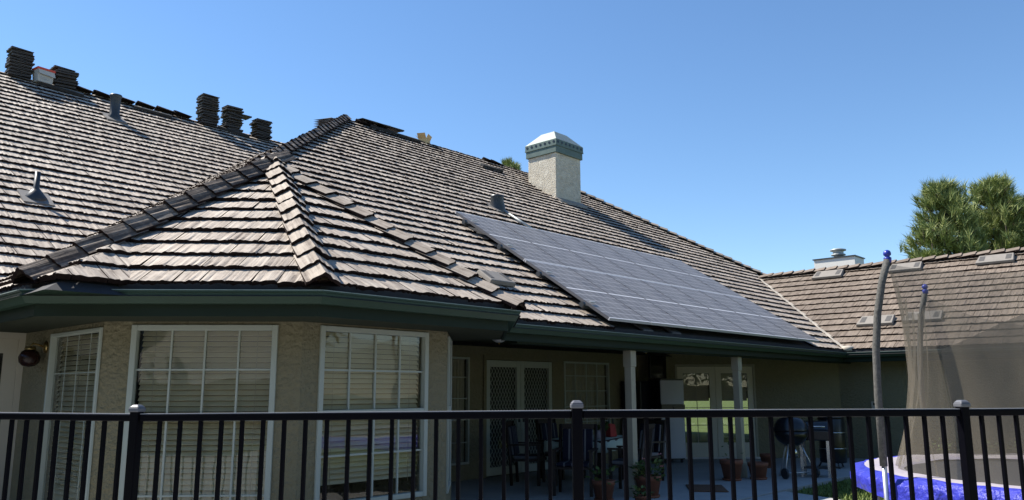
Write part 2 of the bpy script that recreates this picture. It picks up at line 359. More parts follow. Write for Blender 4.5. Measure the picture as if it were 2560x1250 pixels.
# deck under the tiles
dk = MB(); DZ = -.062
def P3(x, y, d, o=0): return (x, y, BASE+P*d+o)
NC = 46
def deck_poly(pts, f): dk.quad(*[P3(x, y, f(x, y), DZ) for x, y in pts])
deck_poly([(0, 0), (24.7, 0), (HX1, HY1), (HX0, HY0), (MR, MR)], dM)
deck_poly([(0, 0), (MR, MR), (0, 2*MR)], dN)
deck_poly([(HX0, HY0), (24.7, 0), (24.7, 2*MR)], dR)
deck_poly([(0, 2*MR), (MR, MR), (HX0, HY0), (24.7, 2*MR)], dMb)
deck_poly([(0, EB), (.5858*RB, -KB), (RB, RB-KB)], dB1)
deck_poly([(.5858*RB, -KB), (XB, -KB), (RB, RB-KB)], dB2)
qx, qy = RB-1.83*.46*1.0, RB-KB+1.83*.89
deck_poly([(XB, -KB), (XB+1.2, -KB+1.2), (3.4, 3.4), (RB, RB-KB)], dB3)
deck_poly([(0, EB), (RB, RB-KB), (3.6, 3.6), (0, 3.6)], dN)
deck_poly([(-10, YL), (16, YL), (16, LRY), (-10, LRY)], dL)
deck_poly([(-10, LRY), (16, LRY), (16, 2*LRY-YL), (-10, 2*LRY-YL)], dLb)
deck_poly([(XW, 5), (XW, -9), (XW+WR, -9), (XW+WR, 5)], dW)
deck_poly([(XW+WR, 5), (XW+WR, -9), (XW+2*WR, -9), (XW+2*WR, 5)], dWb)
roof = dk.build('roof', M_FELT, house)

# tile variants: ribbed top, ragged raised butt, sides
E_ = .290; TL = .37
def tile_variant(wd, seed, L=TL, hb=.050, hh=.008, th=.044, lowmid=True):
    r = random.Random(seed); ncol = max(7, int(wd/.026)); xs = [0]
    for i in range(1, ncol): xs.append((i+r.uniform(-.28, .28))/ncol*wd)
    xs.append(wd); g = .003
    xs = [min(max(x, g), wd-g) for x in xs]
    tilt = r.uniform(-.006, .006); rib = [r.choice((0, .004, .006, -.003, .005, -.006))+r.uniform(-.0015, .0015) for _ in xs]
    V = []; UVs = []
    jag = [r.uniform(-.006, .006) for _ in xs]; bow = r.uniform(-.004, .005)
    for i, x in enumerate(xs):
        j = jag[i]+bow
        V += [(x, j, hb+rib[i]+tilt*(x/wd-.5)), (x, L*.5, (hb+hh)/2+.5*(rib[i])), (x, L, hh), (x, j+.004, hb-th+min(rib[i], 0))]
    F_ = []
    for i in range(len(xs)-1):
        a, b = 4*i, 4*i+4
        F_ += [(a, b, b+1, a+1), (a+1, b+1, b+2, a+2), (a+3, b+3, b, a)]
    m = 4*(len(xs)-1); F_ += [(0, 1, 2, 3), (m, m+3, m+2, m+1)]
    ox, oy = r.uniform(0, 9), r.uniform(0, 9)
    uv = [(v[0]+ox, v[1]+oy) for v in V]
    return np.array(V), F_, np.array(uv)
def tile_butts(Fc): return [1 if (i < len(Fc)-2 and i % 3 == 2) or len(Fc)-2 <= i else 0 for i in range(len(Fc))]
def mesh_from(V, Fc, uv, material, name, butt=None):
    m = bpy.data.meshes.new(name); m.from_pydata([tuple(v) for v in V], [], Fc); m.materials.append(material)
    if butt is not None:
        m.materials.append(M_BUTT); m.polygons.foreach_set('material_index', np.asarray(butt, dtype=np.int32))
    ul = m.uv_layers.new(name='uv'); li = np.zeros(len(m.loops), dtype=np.int32); m.loops.foreach_get('vertex_index', li)
    ul.data.foreach_set('uv', np.asarray(uv, dtype=np.float32)[li].ravel()); m.update(); return m
WIDTHS = [.17, .205, .235, .265, .30]
VAR = []
for wd in WIDTHS:
    for k in range(5): VAR.append((wd, tile_variant(wd, int(wd*1000)*10+k)))
VMESHW = [mesh_from(*v[1], M_TILEW, 'roof_tile', tile_butts(v[1][1])) for v in VAR]
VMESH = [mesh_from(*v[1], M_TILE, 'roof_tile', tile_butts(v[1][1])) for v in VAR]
def proj_area(c, nrm, wd):
    wc = h2w(c); d = wc-Vector((0, 0, CH)); yc = d.y*math.cos(PITCH)+d.z*math.sin(PITCH)
    if yc < .5: return 0
    u = d.x/yc; v = (-d.y*math.sin(PITCH)+d.z*math.cos(PITCH))/yc
    if abs(u) > .66 or v > .33: return 0
    nw = Vector((nrm.x*cT-nrm.y*sT, nrm.x*sT+nrm.y*cT, nrm.z))
    return wd*E_*max(.05, -nw.dot(d.normalized()))/yc**2
OPEN = (7.26, 14.45, 3.05)     # stripped strip of the main slope under the panels: x0, x1, d1
tiles = []
tr = random.Random(11)
for fi, (sol, f, o, al, inn, u0, u1, dmax) in enumerate(FACES):
    ux = Vector((al[0], al[1], 0)); vx = Vector((inn[0]*COS, inn[1]*COS, SIN)); nx = Vector((-inn[0]*SIN, -inn[1]*SIN, COS))
    if ux.cross(vx).dot(nx) < 0: flip = True
    else: flip = False
    others = [h for h in SOL[sol] if h is not f]
    nrow = int((dmax*CS-.05)/E_)+1
    for row in range(nrow):
        v = .12+row*E_; rowlift = tr.uniform(-.003, .004)
        u = u0-tr.uniform(0, .3)
        while u < u1:
            vi = tr.randrange(len(VAR)); wd = VAR[vi][0]
            vv = v+tr.uniform(-.004, .004)-(.02 if tr.random() < .012 else 0)
            pts = []
            for a, b in ((0, 0), (1, 0), (1, 1), (0, 1), (.5, .5)):
                uu, sl = u+a*wd, vv+b*TL
                pts.append((o[0]+al[0]*uu+inn[0]*sl*COS, o[1]+al[1]*uu+inn[1]*sl*COS))
            u_here = u; u += wd+.001
            ds = [f(*p) for p in pts]
            if max(ds) > dmax+.3: pass
            # hidden under another surface?
            vis = [d >= zroof(*p)-.02 for d, p in zip(ds, pts)]
            if not any(vis): continue
            if sol == 'A' and f is dM:
                cx, cy = pts[4]
                if OPEN[0] < cx < OPEN[1] and ds[0] < OPEN[2]:
                    if not (cx > 14.0 and ds[0] > 9): continue
                if 13.9 < cx < 14.9 and 6.65 < cy < 7.4: continue
            clips = []; dead = False
            chk = list(others)
            if fi == 2: chk.append(dM)      # bay part of the N slope: only where it lies beyond the main hip
            for h in chk:
                if fi == 2 and h is dM:
                    df = [h(*p)-d for d, p in zip(ds[:4], pts[:4])]
                    if min(df) > 0: dead = True; break
                    if max(df) > 0: clips.append((h, -1))
                    continue
                df = [h(*p)-d for d, p in zip(ds[:4], pts[:4])]
                if max(df) < 0: dead = True; break
                if min(df) < 0: clips.append((h, 1))
            if dead: continue
            if any(ds[i] > dmax+.02 for i in (2, 3)) and not clips: clips.append(('top', dmax))
            org = Vector((o[0], o[1], BASE-.035))+ux*u_here+vx*vv+nx*(rowlift+tr.uniform(-.002, .003))
            c = org+ux*wd/2+vx*.15
            tiles.append([proj_area(c, nx, wd), vi, org, ux, vx, nx, clips, f, fi, flip])
tiles.sort(key=lambda t: -t[0])
bigV, bigF, bigUV, bigB, nv = [], [], [], [], 0
nsing = 0
def clip_mesh(V, Fc, uv, clips, f, butt):
    bm = bmesh.new(); ul = bm.loops.layers.uv.new('uv')
    vs_ = [bm.verts.new(p) for p in V]
    for fc, bt in zip(Fc, butt):
        try: fa = bm.faces.new([vs_[i] for i in fc])
        except ValueError: continue
        fa.material_index = bt
        for lp, i in zip(fa.loops, fc): lp[ul].uv = uv[i]
    for h, sgn in clips:
        if h == 'top': continue
        # vertical plane h-f=0 : gradient by differences
        x0, y0 = V[0][0], V[0][1]; k0 = h(0, 0)-f(0, 0); gx = h(1, 0)-f(1, 0)-k0; gy = h(0, 1)-f(0, 1)-k0
        nn = Vector((gx, gy, 0))*sgn; L2 = gx*gx+gy*gy; co = Vector((-k0*gx/L2, -k0*gy/L2, 0))
        bmesh.ops.bisect_plane(bm, geom=bm.verts[:]+bm.edges[:]+bm.faces[:], plane_co=co, plane_no=nn.normalized(), clear_inner=True)
        if not bm.faces: break
    V2 = []; F2 = []; U2 = []; B2_ = []
    for fa in bm.faces:
        st = len(V2); B2_.append(fa.material_index)
        for lp in fa.loops: V2.append(tuple(lp.vert.co)); U2.append(tuple(lp[ul].uv))
        F2.append(tuple(range(st, len(V2))))
    bm.free(); return V2, F2, U2, B2_
for area, vi, org, ux, vx, nx, clips, f, fi, flip in tiles:
    V, Fc, uv = VAR[vi][1]; wd = VAR[vi][0]
    Mx = np.array([list(ux), list(vx), list(nx)])
    if nsing < 300 and not clips and area > 0:
        Mm = Matrix(((ux.x, vx.x, nx.x, org.x), (ux.y, vx.y, nx.y, org.y), (ux.z, vx.z, nx.z, org.z), (0, 0, 0, 1)))
        if flip: Mm = Mm @ Matrix.Translation((wd, 0, 0)) @ Matrix.Diagonal((-1, 1, 1, 1))
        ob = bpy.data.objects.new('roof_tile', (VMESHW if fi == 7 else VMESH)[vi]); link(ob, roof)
        if flip:
            # rotate instead of mirror so that the scale stays positive
            ux2 = -ux; og = org+ux*wd
            Mm = Matrix(((ux2.x, vx.x, nx.x, og.x), (ux2.y, vx.y, nx.y, og.y), (ux2.z, vx.z, nx.z, og.z), (0, 0, 0, 1)))
        ob.matrix_local = Mm; nsing += 1; continue
    if flip: W_ = np.array(org+ux*wd)+V @ np.array([list(-ux), list(vx), list(nx)])
    else: W_ = np.array(org)+V @ Mx
    rc = [c for c in clips if c[0] != 'top']
    if rc:
        V2, F2, U2, B2_ = clip_mesh(W_, Fc, uv, rc, f, tile_butts(Fc))
        if not F2: continue
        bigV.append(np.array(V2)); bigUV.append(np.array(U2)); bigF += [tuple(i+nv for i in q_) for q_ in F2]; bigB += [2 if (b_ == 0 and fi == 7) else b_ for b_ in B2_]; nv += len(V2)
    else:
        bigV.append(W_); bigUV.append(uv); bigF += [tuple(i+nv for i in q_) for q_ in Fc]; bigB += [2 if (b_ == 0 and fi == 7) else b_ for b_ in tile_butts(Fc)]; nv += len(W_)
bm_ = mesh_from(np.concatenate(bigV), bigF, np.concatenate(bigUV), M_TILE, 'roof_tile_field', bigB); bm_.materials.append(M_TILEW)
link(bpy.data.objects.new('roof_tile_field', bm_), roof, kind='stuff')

# cap tiles on hips and ridges
def cap_variant(seed, drop, L=.40, hw=.165):
    r = random.Random(seed); V = []; F_ = []; nn = 7; xs = []
    for sgn in (-1, 1):
        for i in range(nn):
            t = (nn-1-i)/(nn-1) if sgn < 0 else (i+1)/(nn-1)
            if sgn > 0 and i == nn-1: break
            xs.append(sgn*t*hw)
    cd_, sd_ = math.cos(drop), math.sin(drop)
    for x in xs:
        rib = r.choice((0, .004, -.004, .006, -.006)); j = r.uniform(-.008, .008)
        px, pz = x*cd_, -abs(x)*sd_
        V += [(px, j, pz+.045+rib), (px, L, pz+.0+rib*.4), (px, j+.003, pz+.013)]
    for i in range(len(xs)-1):
        a, b = 3*i, 3*i+3
        F_ += [(a, b, b+1, a+1), (a+2, b+2, b, a)]
    m = 3*(len(xs)-1); F_ += [(0, 1, 2), (m, m+2, m+1), (2, 1, m+1, m+2)]
    ox = r.uniform(0, 9); uv = [(v[0]*1.05+ox, v[1]+ox*.7) for v in V]
    return np.array(V), F_, np.array(uv)
CAPV = {}
def capmesh(drop, k, material):
    key = (round(drop, 2), k, material.name)
    if key not in CAPV: cv = cap_variant(k+int(drop*100)*7, drop); CAPV[key] = mesh_from(*cv, material, 'hip_tile', [1 if (i % 2 and i < len(cv[1])-3) or i >= len(cv[1])-3 else 0 for i in range(len(cv[1]))])
    return CAPV[key]
def caps(a, b, drop, lift, ex=.285, material=None, start=0.0, skip=None, name='hip_tile'):
    a, b = Vector(a), Vector(b); d = (b-a).normalized(); L_ = (b-a).length
    sx = d.cross(Vector((0, 0, 1))).normalized(); nz = sx.cross(d); t = start; i = 0
    while t < L_-.1:
        if not (skip and skip(t, L_)):
            ob = bpy.data.objects.new(name, capmesh(drop, rnd.randrange(4), material or M_CAP)); link(ob, roof)
            p = a+d*(t+rnd.uniform(-.01, .01))+nz*(lift+rnd.uniform(-.004, .006))+sx*rnd.uniform(-.008, .008)
            Mm = Matrix(((sx.x, d.x, nz.x, p.x), (sx.y, d.y, nz.y, p.y), (sx.z, d.z, nz.z, p.z), (0, 0, 0, 1)))
            ob.matrix_local = Mm @ Matrix.Rotation(R_(rnd.uniform(-1.5, 1.5)), 4, 'Z')
        t += ex; i += 1
apex = P3(RB, RB-KB, RB)
jx = None
q_ = KB/(math.cos(R_(22.5))-math.cos(R_(67.5)))
jun = (RB-q_*math.sin(R_(22.5+0))*0-0, 0)
# the ridge between the N slope and the bay's return slope: direction where x grows as dB3 grows
# dN=x, dB3=(XB-x+y+KB)/S2 ; with y=x at the junction with the main hip
jd = (XB+KB)/S2
junc = P3(jd, jd, jd)
DR = R_(31)
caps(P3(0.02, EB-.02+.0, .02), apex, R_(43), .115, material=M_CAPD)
caps(P3(RB, RB-KB, RB), P3(jd, jd, jd), R_(24), .07, start=.05)
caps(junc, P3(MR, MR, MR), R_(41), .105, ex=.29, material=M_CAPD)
caps(P3(XB-.02, -KB+.01, .0), apex, R_(26), .06, ex=.29)
caps(P3(.5858*RB+.01, -KB+.02, .02), apex, R_(33), .085)
caps(P3(HX1+1.2, HY1-1.2/PR*1.0, HY1-1.2/PR), P3(HX0, HY0, HY0), R_(30), .07, ex=.30)
caps(P3(XW+WR, -8.8, WR), P3(XW+WR, 3.55, WR), R_(30), .08, ex=.30, name='ridge_tile', material=M_TILEW)
caps(P3(MR, MR, MR), P3(HX0, HY0, MR), R_(28), .045, ex=.31, material=M_DARKTILE, name='ridge_tile', skip=lambda t, L_: not (.3 < t < .95 or 4.4 < t < 5.2))

# valley metal between main slope and right wing
vm = MB()
for i in range(22):
    t0, t1 = i/22, (i+1)/22
    for s_ in (-1, 1):
        def vp(t, s2):
            d = .06+t*(3.62-.06); wv = .055+.02*math.sin(i*2.1+s2)
            if s2 < 0: return (XW+d-wv*1.0, d, BASE+P*d+.022)
            if s2 > 0: return (XW+d, d-wv*1.0, BASE+P*d+.022)
            return (XW+d, d, BASE+P*d+.045)
        vm.quad(vp(t0, 0), vp(t1, 0), vp(t1, s_), vp(t0, s_))
vm.build('valley_flashing', M_SHELL, roof)
e = MB(); e.lathe([(.05, 0), (.13, .02), (.15, .09), (.10, .13), (.02, .14)], 10, (XW+.16, .02, HG+.02)); e.build('valley_mortar', M_SHELL, roof)

# stripped slope under the panels: courses of asphalt shingles
rowi = 0; v = .1
shm = []
for k in range(6):
    wd = .33; b = MB(); b.box(0, wd-.006, 0, .17, 0, .008); shm.append(b.mesh('shingle', M_SHINGLE))
while v < OPEN[2]*CS+.3:
    if v < .75:
        x = OPEN[0]+.02-(.16 if rowi % 2 else 0)
        while x < OPEN[1]:
            ob = bpy.data.objects.new('shingle', shm[rnd.randrange(6)]); link(ob, roof)
            og = Vector((x, v*COS, BASE-.05+v*SIN))
            ob.matrix_local = Matrix(((1, 0, 0, og.x), (0, COS, -SIN, og.y), (0, SIN, COS, og.z), (0, 0, 0, 1))) @ Matrix.Rotation(-.05, 4, 'X')
            x += .33
    v += .14; rowi += 1
b = MB(); b.hexa([P3(OPEN[0], .6, .6, -.058), P3(OPEN[1], .6, .6, -.058), P3(OPEN[1], OPEN[2]+.2, OPEN[2]+.2, -.058), P3(OPEN[0], OPEN[2]+.2, OPEN[2]+.2, -.058)]+[P3(OPEN[0], .6, .6, -.05), P3(OPEN[1], .6, .6, -.05), P3(OPEN[1], OPEN[2]+.2, OPEN[2]+.2, -.05), P3(OPEN[0], OPEN[2]+.2, OPEN[2]+.2, -.05)])
b.build('shingle_underlay', M_SHINGLE, roof)
for (xa, xb_) in ((8.15, 8.42), (8.95, 9.2)):
    b = MB(); b.hexa([P3(xa+s_*.13*(1 if k_ else -1), yy, yy, .0+zz) for zz in (-.02, .015) for s_, yy, k_ in ((1, .1, 0), (1, .1, 1), (1, .62, 1), (1, .62, 0))])
    b.build('flashing_board', mat('flash_%d' % int(xa*10), (.10, .10, .105), .6), roof)
# dark strips near the ridges where tiles were lifted, each a batten with felt under it
def felt_strip(fn, a, b2, wd=.2):
    pa, pb = fn(*a), fn(*b2); d = (pb-pa); nrm = Vector((0, -SIN, COS)) if fn is not onW else Vector((-SIN, 0, COS)); up = nrm.cross(d.normalized())
    if up.z < 0: up = -up
    b = MB(); q4 = [pa, pb, pb+up*wd, pa+up*wd]; b.hexa([p+nrm*.0 for p in q4]+[p+nrm*.03 for p in q4]); b.build('felt_strip', M_FELT, roof)
    b = MB(); b.bar(pa+nrm*.05, pb+nrm*.05, .05, .06, nrm); b.build('batten', M_FELT, roof)
    b = MB(); b.bar(pa+up*wd*.75+nrm*.05, pb+up*wd*.72+nrm*.05, .07, .02, nrm); b.build('batten', M_VENT, roof)
felt_strip(onL, (95, 212), (208, 245), .22); felt_strip(onL, (335, 272), (428, 297), .16); felt_strip(onL, (545, 322), (622, 346), .18)
felt_strip(onM, (925, 320), (985, 338), .18); felt_strip(onM, (995, 342), (1050, 358), .18); felt_strip(onM, (1205, 418), (1255, 432), .16)

# chimney
ch = MB(); cx0, cx1, cy0, cy1 = 13.87, 14.93, 6.52, 7.50
ch.box(cx0, cx1, cy0, cy1, 5.9, 7.80)
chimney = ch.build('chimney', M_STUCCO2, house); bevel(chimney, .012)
b = MB(); o_ = .045; b.box(cx0-o_, cx1+o_, cy0-o_, cy1+o_, 7.74, 7.93); bevel(b.build('cap_band', M_CAPG, chimney), .008)
b = MB(); o2 = .065; b.box(cx0-o2, cx1+o2, cy0-o2, cy1+o2, 7.925, 7.955); b.build('cap_lip', M_CAPG, chimney)
b = MB(); o3 = .058; b.box(cx0-o3, cx1+o3, cy0-o3, cy1+o3, 7.955, 8.10); b.build('cap_collar', M_CAPG, chimney)
for k in range(7):
    b = MB(); b.lathe([(.036, 0), (.036, .006)], 12); m_ = b.mesh('vent_hole', M_BLACK)
    t = (k+.5)/7
    for rot, p in ((Matrix.Rotation(math.pi/2, 4, 'X'), (cx0-o3+t*(cx1-cx0+2*o3), cy0-o3-.001, 8.03)), (Matrix.Rotation(-math.pi/2, 4, 'Y'), (cx0-o3-.001, cy0-o3+t*(cy1-cy0+2*o3), 8.03))):
        ob = bpy.data.objects.new('vent_hole', m_); link(ob, chimney); ob.matrix_local = Matrix.Translation(p) @ rot
b = MB(); o4 = .06
q1 = [(cx0-o4, cy0-o4, 8.10), (cx1+o4, cy0-o4, 8.10), (cx1+o4, cy1+o4, 8.10), (cx0-o4, cy1+o4, 8.10)]
q2 = [(cx0+.26, cy0+.26, 8.44), (cx1-.26, cy0+.26, 8.44), (cx1-.26, cy1-.26, 8.44), (cx0+.26, cy1-.26, 8.44)]
b.hexa(q1+q2); b.build('cap_hood', M_CAPT, chimney)
b = MB(); b.hexa([P3(cx0-.05, cy0-.18, cy0-.18, .0), P3(cx1+.05, cy0-.18, cy0-.18, .0), P3(cx1+.05, cy0, cy0, .0), P3(cx0-.05, cy0, cy0, 0)]+[P3(cx0-.05, cy0-.18, cy0-.18, .045), P3(cx1+.05, cy0-.18, cy0-.18, .045), P3(cx1+.05, cy0, cy0, .06), P3(cx0-.05, cy0, cy0, .06)])
b.build('chimney_flashing', M_VENT, chimney)
# white chimney of the right wing, behind its ridge
q0 = onW(2070, 672); cyw = q0.y-.1
b = MB(); b.box(XW+WR+.35, XW+WR+1.05, cyw-.55, cyw+.55, 4.0, 5.02); c2 = b.build('chimney', M_WWALL, house)
b = MB(); b.box(XW+WR+.32, XW+WR+1.08, cyw-.58, cyw+.58, 5.02, 5.05); b.build('cap_lip', M_BLACKM, c2)
b = MB(); b.lathe([(.12, 5.05), (.12, 5.14), (.19, 5.14), (.19, 5.17), (.14, 5.18), (.14, 5.26), (.21, 5.27), (.21, 5.30), (.05, 5.34)], 16, (XW+WR+.7, cyw, 0)); b.build('flue_cap', M_METAL, c2)

# pipe vents
M_VENT2 = mat('lead_flashing', (.20, .185, .17), .7, noise=(9, (.13, .12, .11), .25))
def pipe_vent(p, prof, name='pipe_vent', flash=.22, mt=M_BLACKM, fn=(0, 1)):
    b = MB(); b.lathe(prof, 18, tuple(p)); o = b.build(name, mt, roof)
    f_ = Vector((fn[0]*COS, fn[1]*COS, SIN)); s_ = Vector((fn[1], -fn[0], 0)); n_ = s_.cross(f_)
    if n_.z < 0: n_ = -n_
    b = MB(); q4 = [p-f_*flash*1.2-s_*flash, p-f_*flash*1.2+s_*flash, p+f_*flash+s_*flash, p+f_*flash-s_*flash]
    b.hexa([x+n_*.0 for x in q4]+[x+n_*.035 for x in q4]); b.build('vent_flashing', M_VENT2, o); return o
pipe_vent(onL(285, 297), [(.13, -.2), (.13, .05), (.10, .1), (.105, .46), (.125, .50), (.125, .53), (.09, .53), (.09, .40)], flash=.2)
pipe_vent(onL(88, 497), [(.16, -.12), (.15, .02), (.07, .12), (.04, .16), (.038, .40), (.03, .40)], flash=.2)
pv = onM(1243, 523); pipe_vent(pv, [(.18, -.25), (.17, 0), (.125, .22), (.135, .24), (.135, .28), (.11, .28), (.11, .2)], flash=.18)
b = MB(); a_ = onM(1263, 528, .06); c_ = onM(1330, 572, .06); b.tube([a_, c_], .025, 8); b.build('conduit', M_METAL, roof)
# flat vents on right wing and beside the bay hip
def flat_vent(c, ax, upv, nrm, wd=.80, ln=.40):
    b = MB(); s_ = ax*wd/2; u_ = upv*ln/2
    q4 = [c-s_-u_, c+s_-u_, c+s_*.92+u_, c-s_*.92+u_]; top = [c-s_*.97-u_*.97, c+s_*.97-u_*.97, c+s_*.88+u_*.9, c-s_*.88+u_*.9]
    b.hexa([p+nrm*.02 for p in q4]+[p+nrm*.085 for p in top]); o = b.build('roof_vent', M_VENT, roof); bevel(o, .01)
    for k in (-1, 1):
        b = MB(); cc = c+s_*k*.68; q5 = [cc-s_*.14-u_*.6, cc+s_*.14-u_*.6, cc+s_*.14+u_*.6, cc-s_*.14+u_*.6]
        b.hexa([p+nrm*.08 for p in q5]+[p+nrm*.089 for p in q5]); b.build('vent_screen', M_MESHG, o)
Wax, Wup, Wn = Vector((0, -1, 0)), Vector((COS, 0, SIN)), Vector((-SIN, 0, COS))
for px in ((2072, 690), (2192, 806), (2490, 652), (2265, 672), (2310, 796)): flat_vent(onW(*px), Wax, Wup, Wn)
flat_vent(onM(1236, 703), Vector((1, 0, 0)), Vector((0, COS, SIN)), Vector((0, -SIN, COS)), .5, .34)

# ---------------------------------------------------------------- gutters, fascia, soffit
OV = .75
eave = [(-9, YL), (0, YL), (0, EB), (.5858*RB, -KB), (XB, -KB), (XB+KB, 0), (XW, 0), (XW, -9)]
def offset(poly, d):
    out = []
    for i in range(len(poly)):
        ns = []
        for j in (i-1, i):
            if 0 <= j < len(poly)-1:
                a, b = Vector(poly[j]), Vector(poly[j+1]); t = (b-a).normalized(); ns.append(Vector((-t.y, t.x)))   # inward = left of travel
        if len(ns) == 1: out.append(Vector(poly[i])+ns[0]*d)
        else:
            bs = ns[0]+ns[1]; out.append(Vector(poly[i])+bs*(d/(1+ns[0].dot(ns[1]))))
    return out
prof = [(.125, 0), (.125, -.10), (.055, -.10), (.045, -.085), (.025, -.055), (.012, -.035), (.012, -.018), (0, -.014), (0, 0), (.012, 0), (.012, -.008), (.022, -.014), (.022, -.035), (.035, -.06), (.06, -.09), (.115, -.09), (.115, 0)]
M_LIP = mat('sunlit_gutter_edge', (.26, .32, .29), .55, noise=(7, (.14, .19, .165), .25))  # sun catching the gutter edge is put into this pale colour
lines_ = [offset(eave, d) for d, z in prof]
for i in range(len(eave)-1):
    b = MB()
    for j in range(len(prof)):
        k = (j+1) % len(prof)
        b.quad((*lines_[j][i], HG+prof[j][1]), (*lines_[j][i+1], HG+prof[j][1]), (*lines_[k][i+1], HG+prof[k][1]), (*lines_[k][i], HG+prof[k][1]))
    gut = b.build('gutter', M_GREEN, house)
    b = MB(); b.bar((*eave[i], HG+.002), (*eave[i+1], HG+.002), .010, .007); b.build('gutter_lip', M_LIP, gut)  # pale bar added along the edge to carry the sun glint
    a, c = Vector(eave[i]), Vector(eave[i+1]); nseg = int((c-a).length/.62)
    for t in range(1, nseg):
        p = a+(c-a)*t/nseg; tt = (c-a).normalized(); nn_ = Vector((-tt.y, tt.x)); e_ = p+nn_*.12
        b = MB(); b.bar((p.x-nn_.x*.003, p.y-nn_.y*.003, HG+.003), (e_.x, e_.y, HG+.003), .018, .006); b.build('gutter_strap', M_GREEN, gut)
def ribbon(name, d0, d1, z0, z1, mt):
    A, B = offset(eave, d0), offset(eave, d1)
    for i in range(len(eave)-1):
        b = MB(); b.hexa([(*A[i], z0), (*A[i+1], z0), (*B[i+1], z0), (*B[i], z0), (*A[i], z1), (*A[i+1], z1), (*B[i+1], z1), (*B[i], z1)]); b.build(name, mt, house)
ribbon('fascia', .128, .155, HG-.195, HG+.03, M_FASCIA)
ribbon('eave_board', .095, .127, HG+.003, HG+.075, M_FELT)
A, B = offset(eave, .157), offset(eave, OV+.12)
for i in (0, 1, 2, 3, 4, 6):
    b = MB(); b.hexa([(*A[i], HG-.185), (*A[i+1], HG-.185), (*B[i+1], HG-.185), (*B[i], HG-.185), (*A[i], HG-.17), (*A[i+1], HG-.17), (*B[i+1], HG-.17), (*B[i], HG-.17)]); b.build('soffit', M_SOFFIT, house)
b = MB(); cz = 2.30
b.hexa([(XB+KB+.2, .157, cz), (XW+.9, .157, cz), (XW+.9, 4.2, cz), (XB-.5, 4.2, cz)]+[(XB+KB+.2, .157, cz+.03), (XW+.9, .157, cz+.03), (XW+.9, 4.2, cz+.03), (XB-.5, 4.2, cz+.03)])
b.build('patio_ceiling', M_SOFFIT, house)
b = MB(); b.box(XB+KB+.25, XW+.7, .18, .36, HG-.215, 2.30); b.build('patio_beam', M_FASCIA, house)

# ---------------------------------------------------------------- walls with openings
class Wall:
    def __init__(s, a, b, z0, z1, openings=(), name='wall', mt=None, th=.14):
        s.a, s.b = Vector(a), Vector(b); s.t = (s.b-s.a).normalized(); s.n = Vector((s.t.y, -s.t.x)); s.len = (s.b-s.a).length
        m = MB(); xs = sorted({0, s.len, *[o[0] for o in openings], *[o[1] for o in openings]}); zs = sorted({z0, z1, *[o[2] for o in openings], *[o[3] for o in openings]})
        for i in range(len(xs)-1):
            for j in range(len(zs)-1):
                cx, cz_ = (xs[i]+xs[i+1])/2, (zs[j]+zs[j+1])/2
                if any(o[0] < cx < o[1] and o[2] < cz_ < o[3] for o in openings): continue
                m.quad(s.p(xs[i], zs[j]), s.p(xs[i+1], zs[j]), s.p(xs[i+1], zs[j+1]), s.p(xs[i], zs[j+1]))
                m.quad(s.p(xs[i], zs[j+1], -th), s.p(xs[i+1], zs[j+1], -th), s.p(xs[i+1], zs[j], -th), s.p(xs[i], zs[j], -th))
        for o in openings:
            a0, a1, c0, c1 = o[:4]
            for q in (((a0, c0), (a1, c0)), ((a1, c0), (a1, c1)), ((a1, c1), (a0, c1)), ((a0, c1), (a0, c0))):
                m.quad(s.p(*q[0]), s.p(*q[1]), s.p(*q[1], -th), s.p(*q[0], -th))
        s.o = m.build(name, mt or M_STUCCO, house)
    def p(s, u, z, n=0): v = s.a+s.t*u+s.n*n; return (v.x, v.y, z)
    def box(s, m, u0, u1, z0, z1, n0, n1):
        m.hexa([s.p(u0, z0, n1), s.p(u1, z0, n1), s.p(u1, z0, n0), s.p(u0, z0, n0), s.p(u0, z1, n1), s.p(u1, z1, n1), s.p(u1, z1, n0), s.p(u0, z1, n0)]); return m
    def u_of(s, x, y):   # pixel -> u, z on the wall
        nn = Vector((s.n.x, s.n.y, 0)); h = hpl(x, y, nn, s.n.dot(s.a)); return (Vector((h.x, h.y))-s.a).dot(s.t), h.z
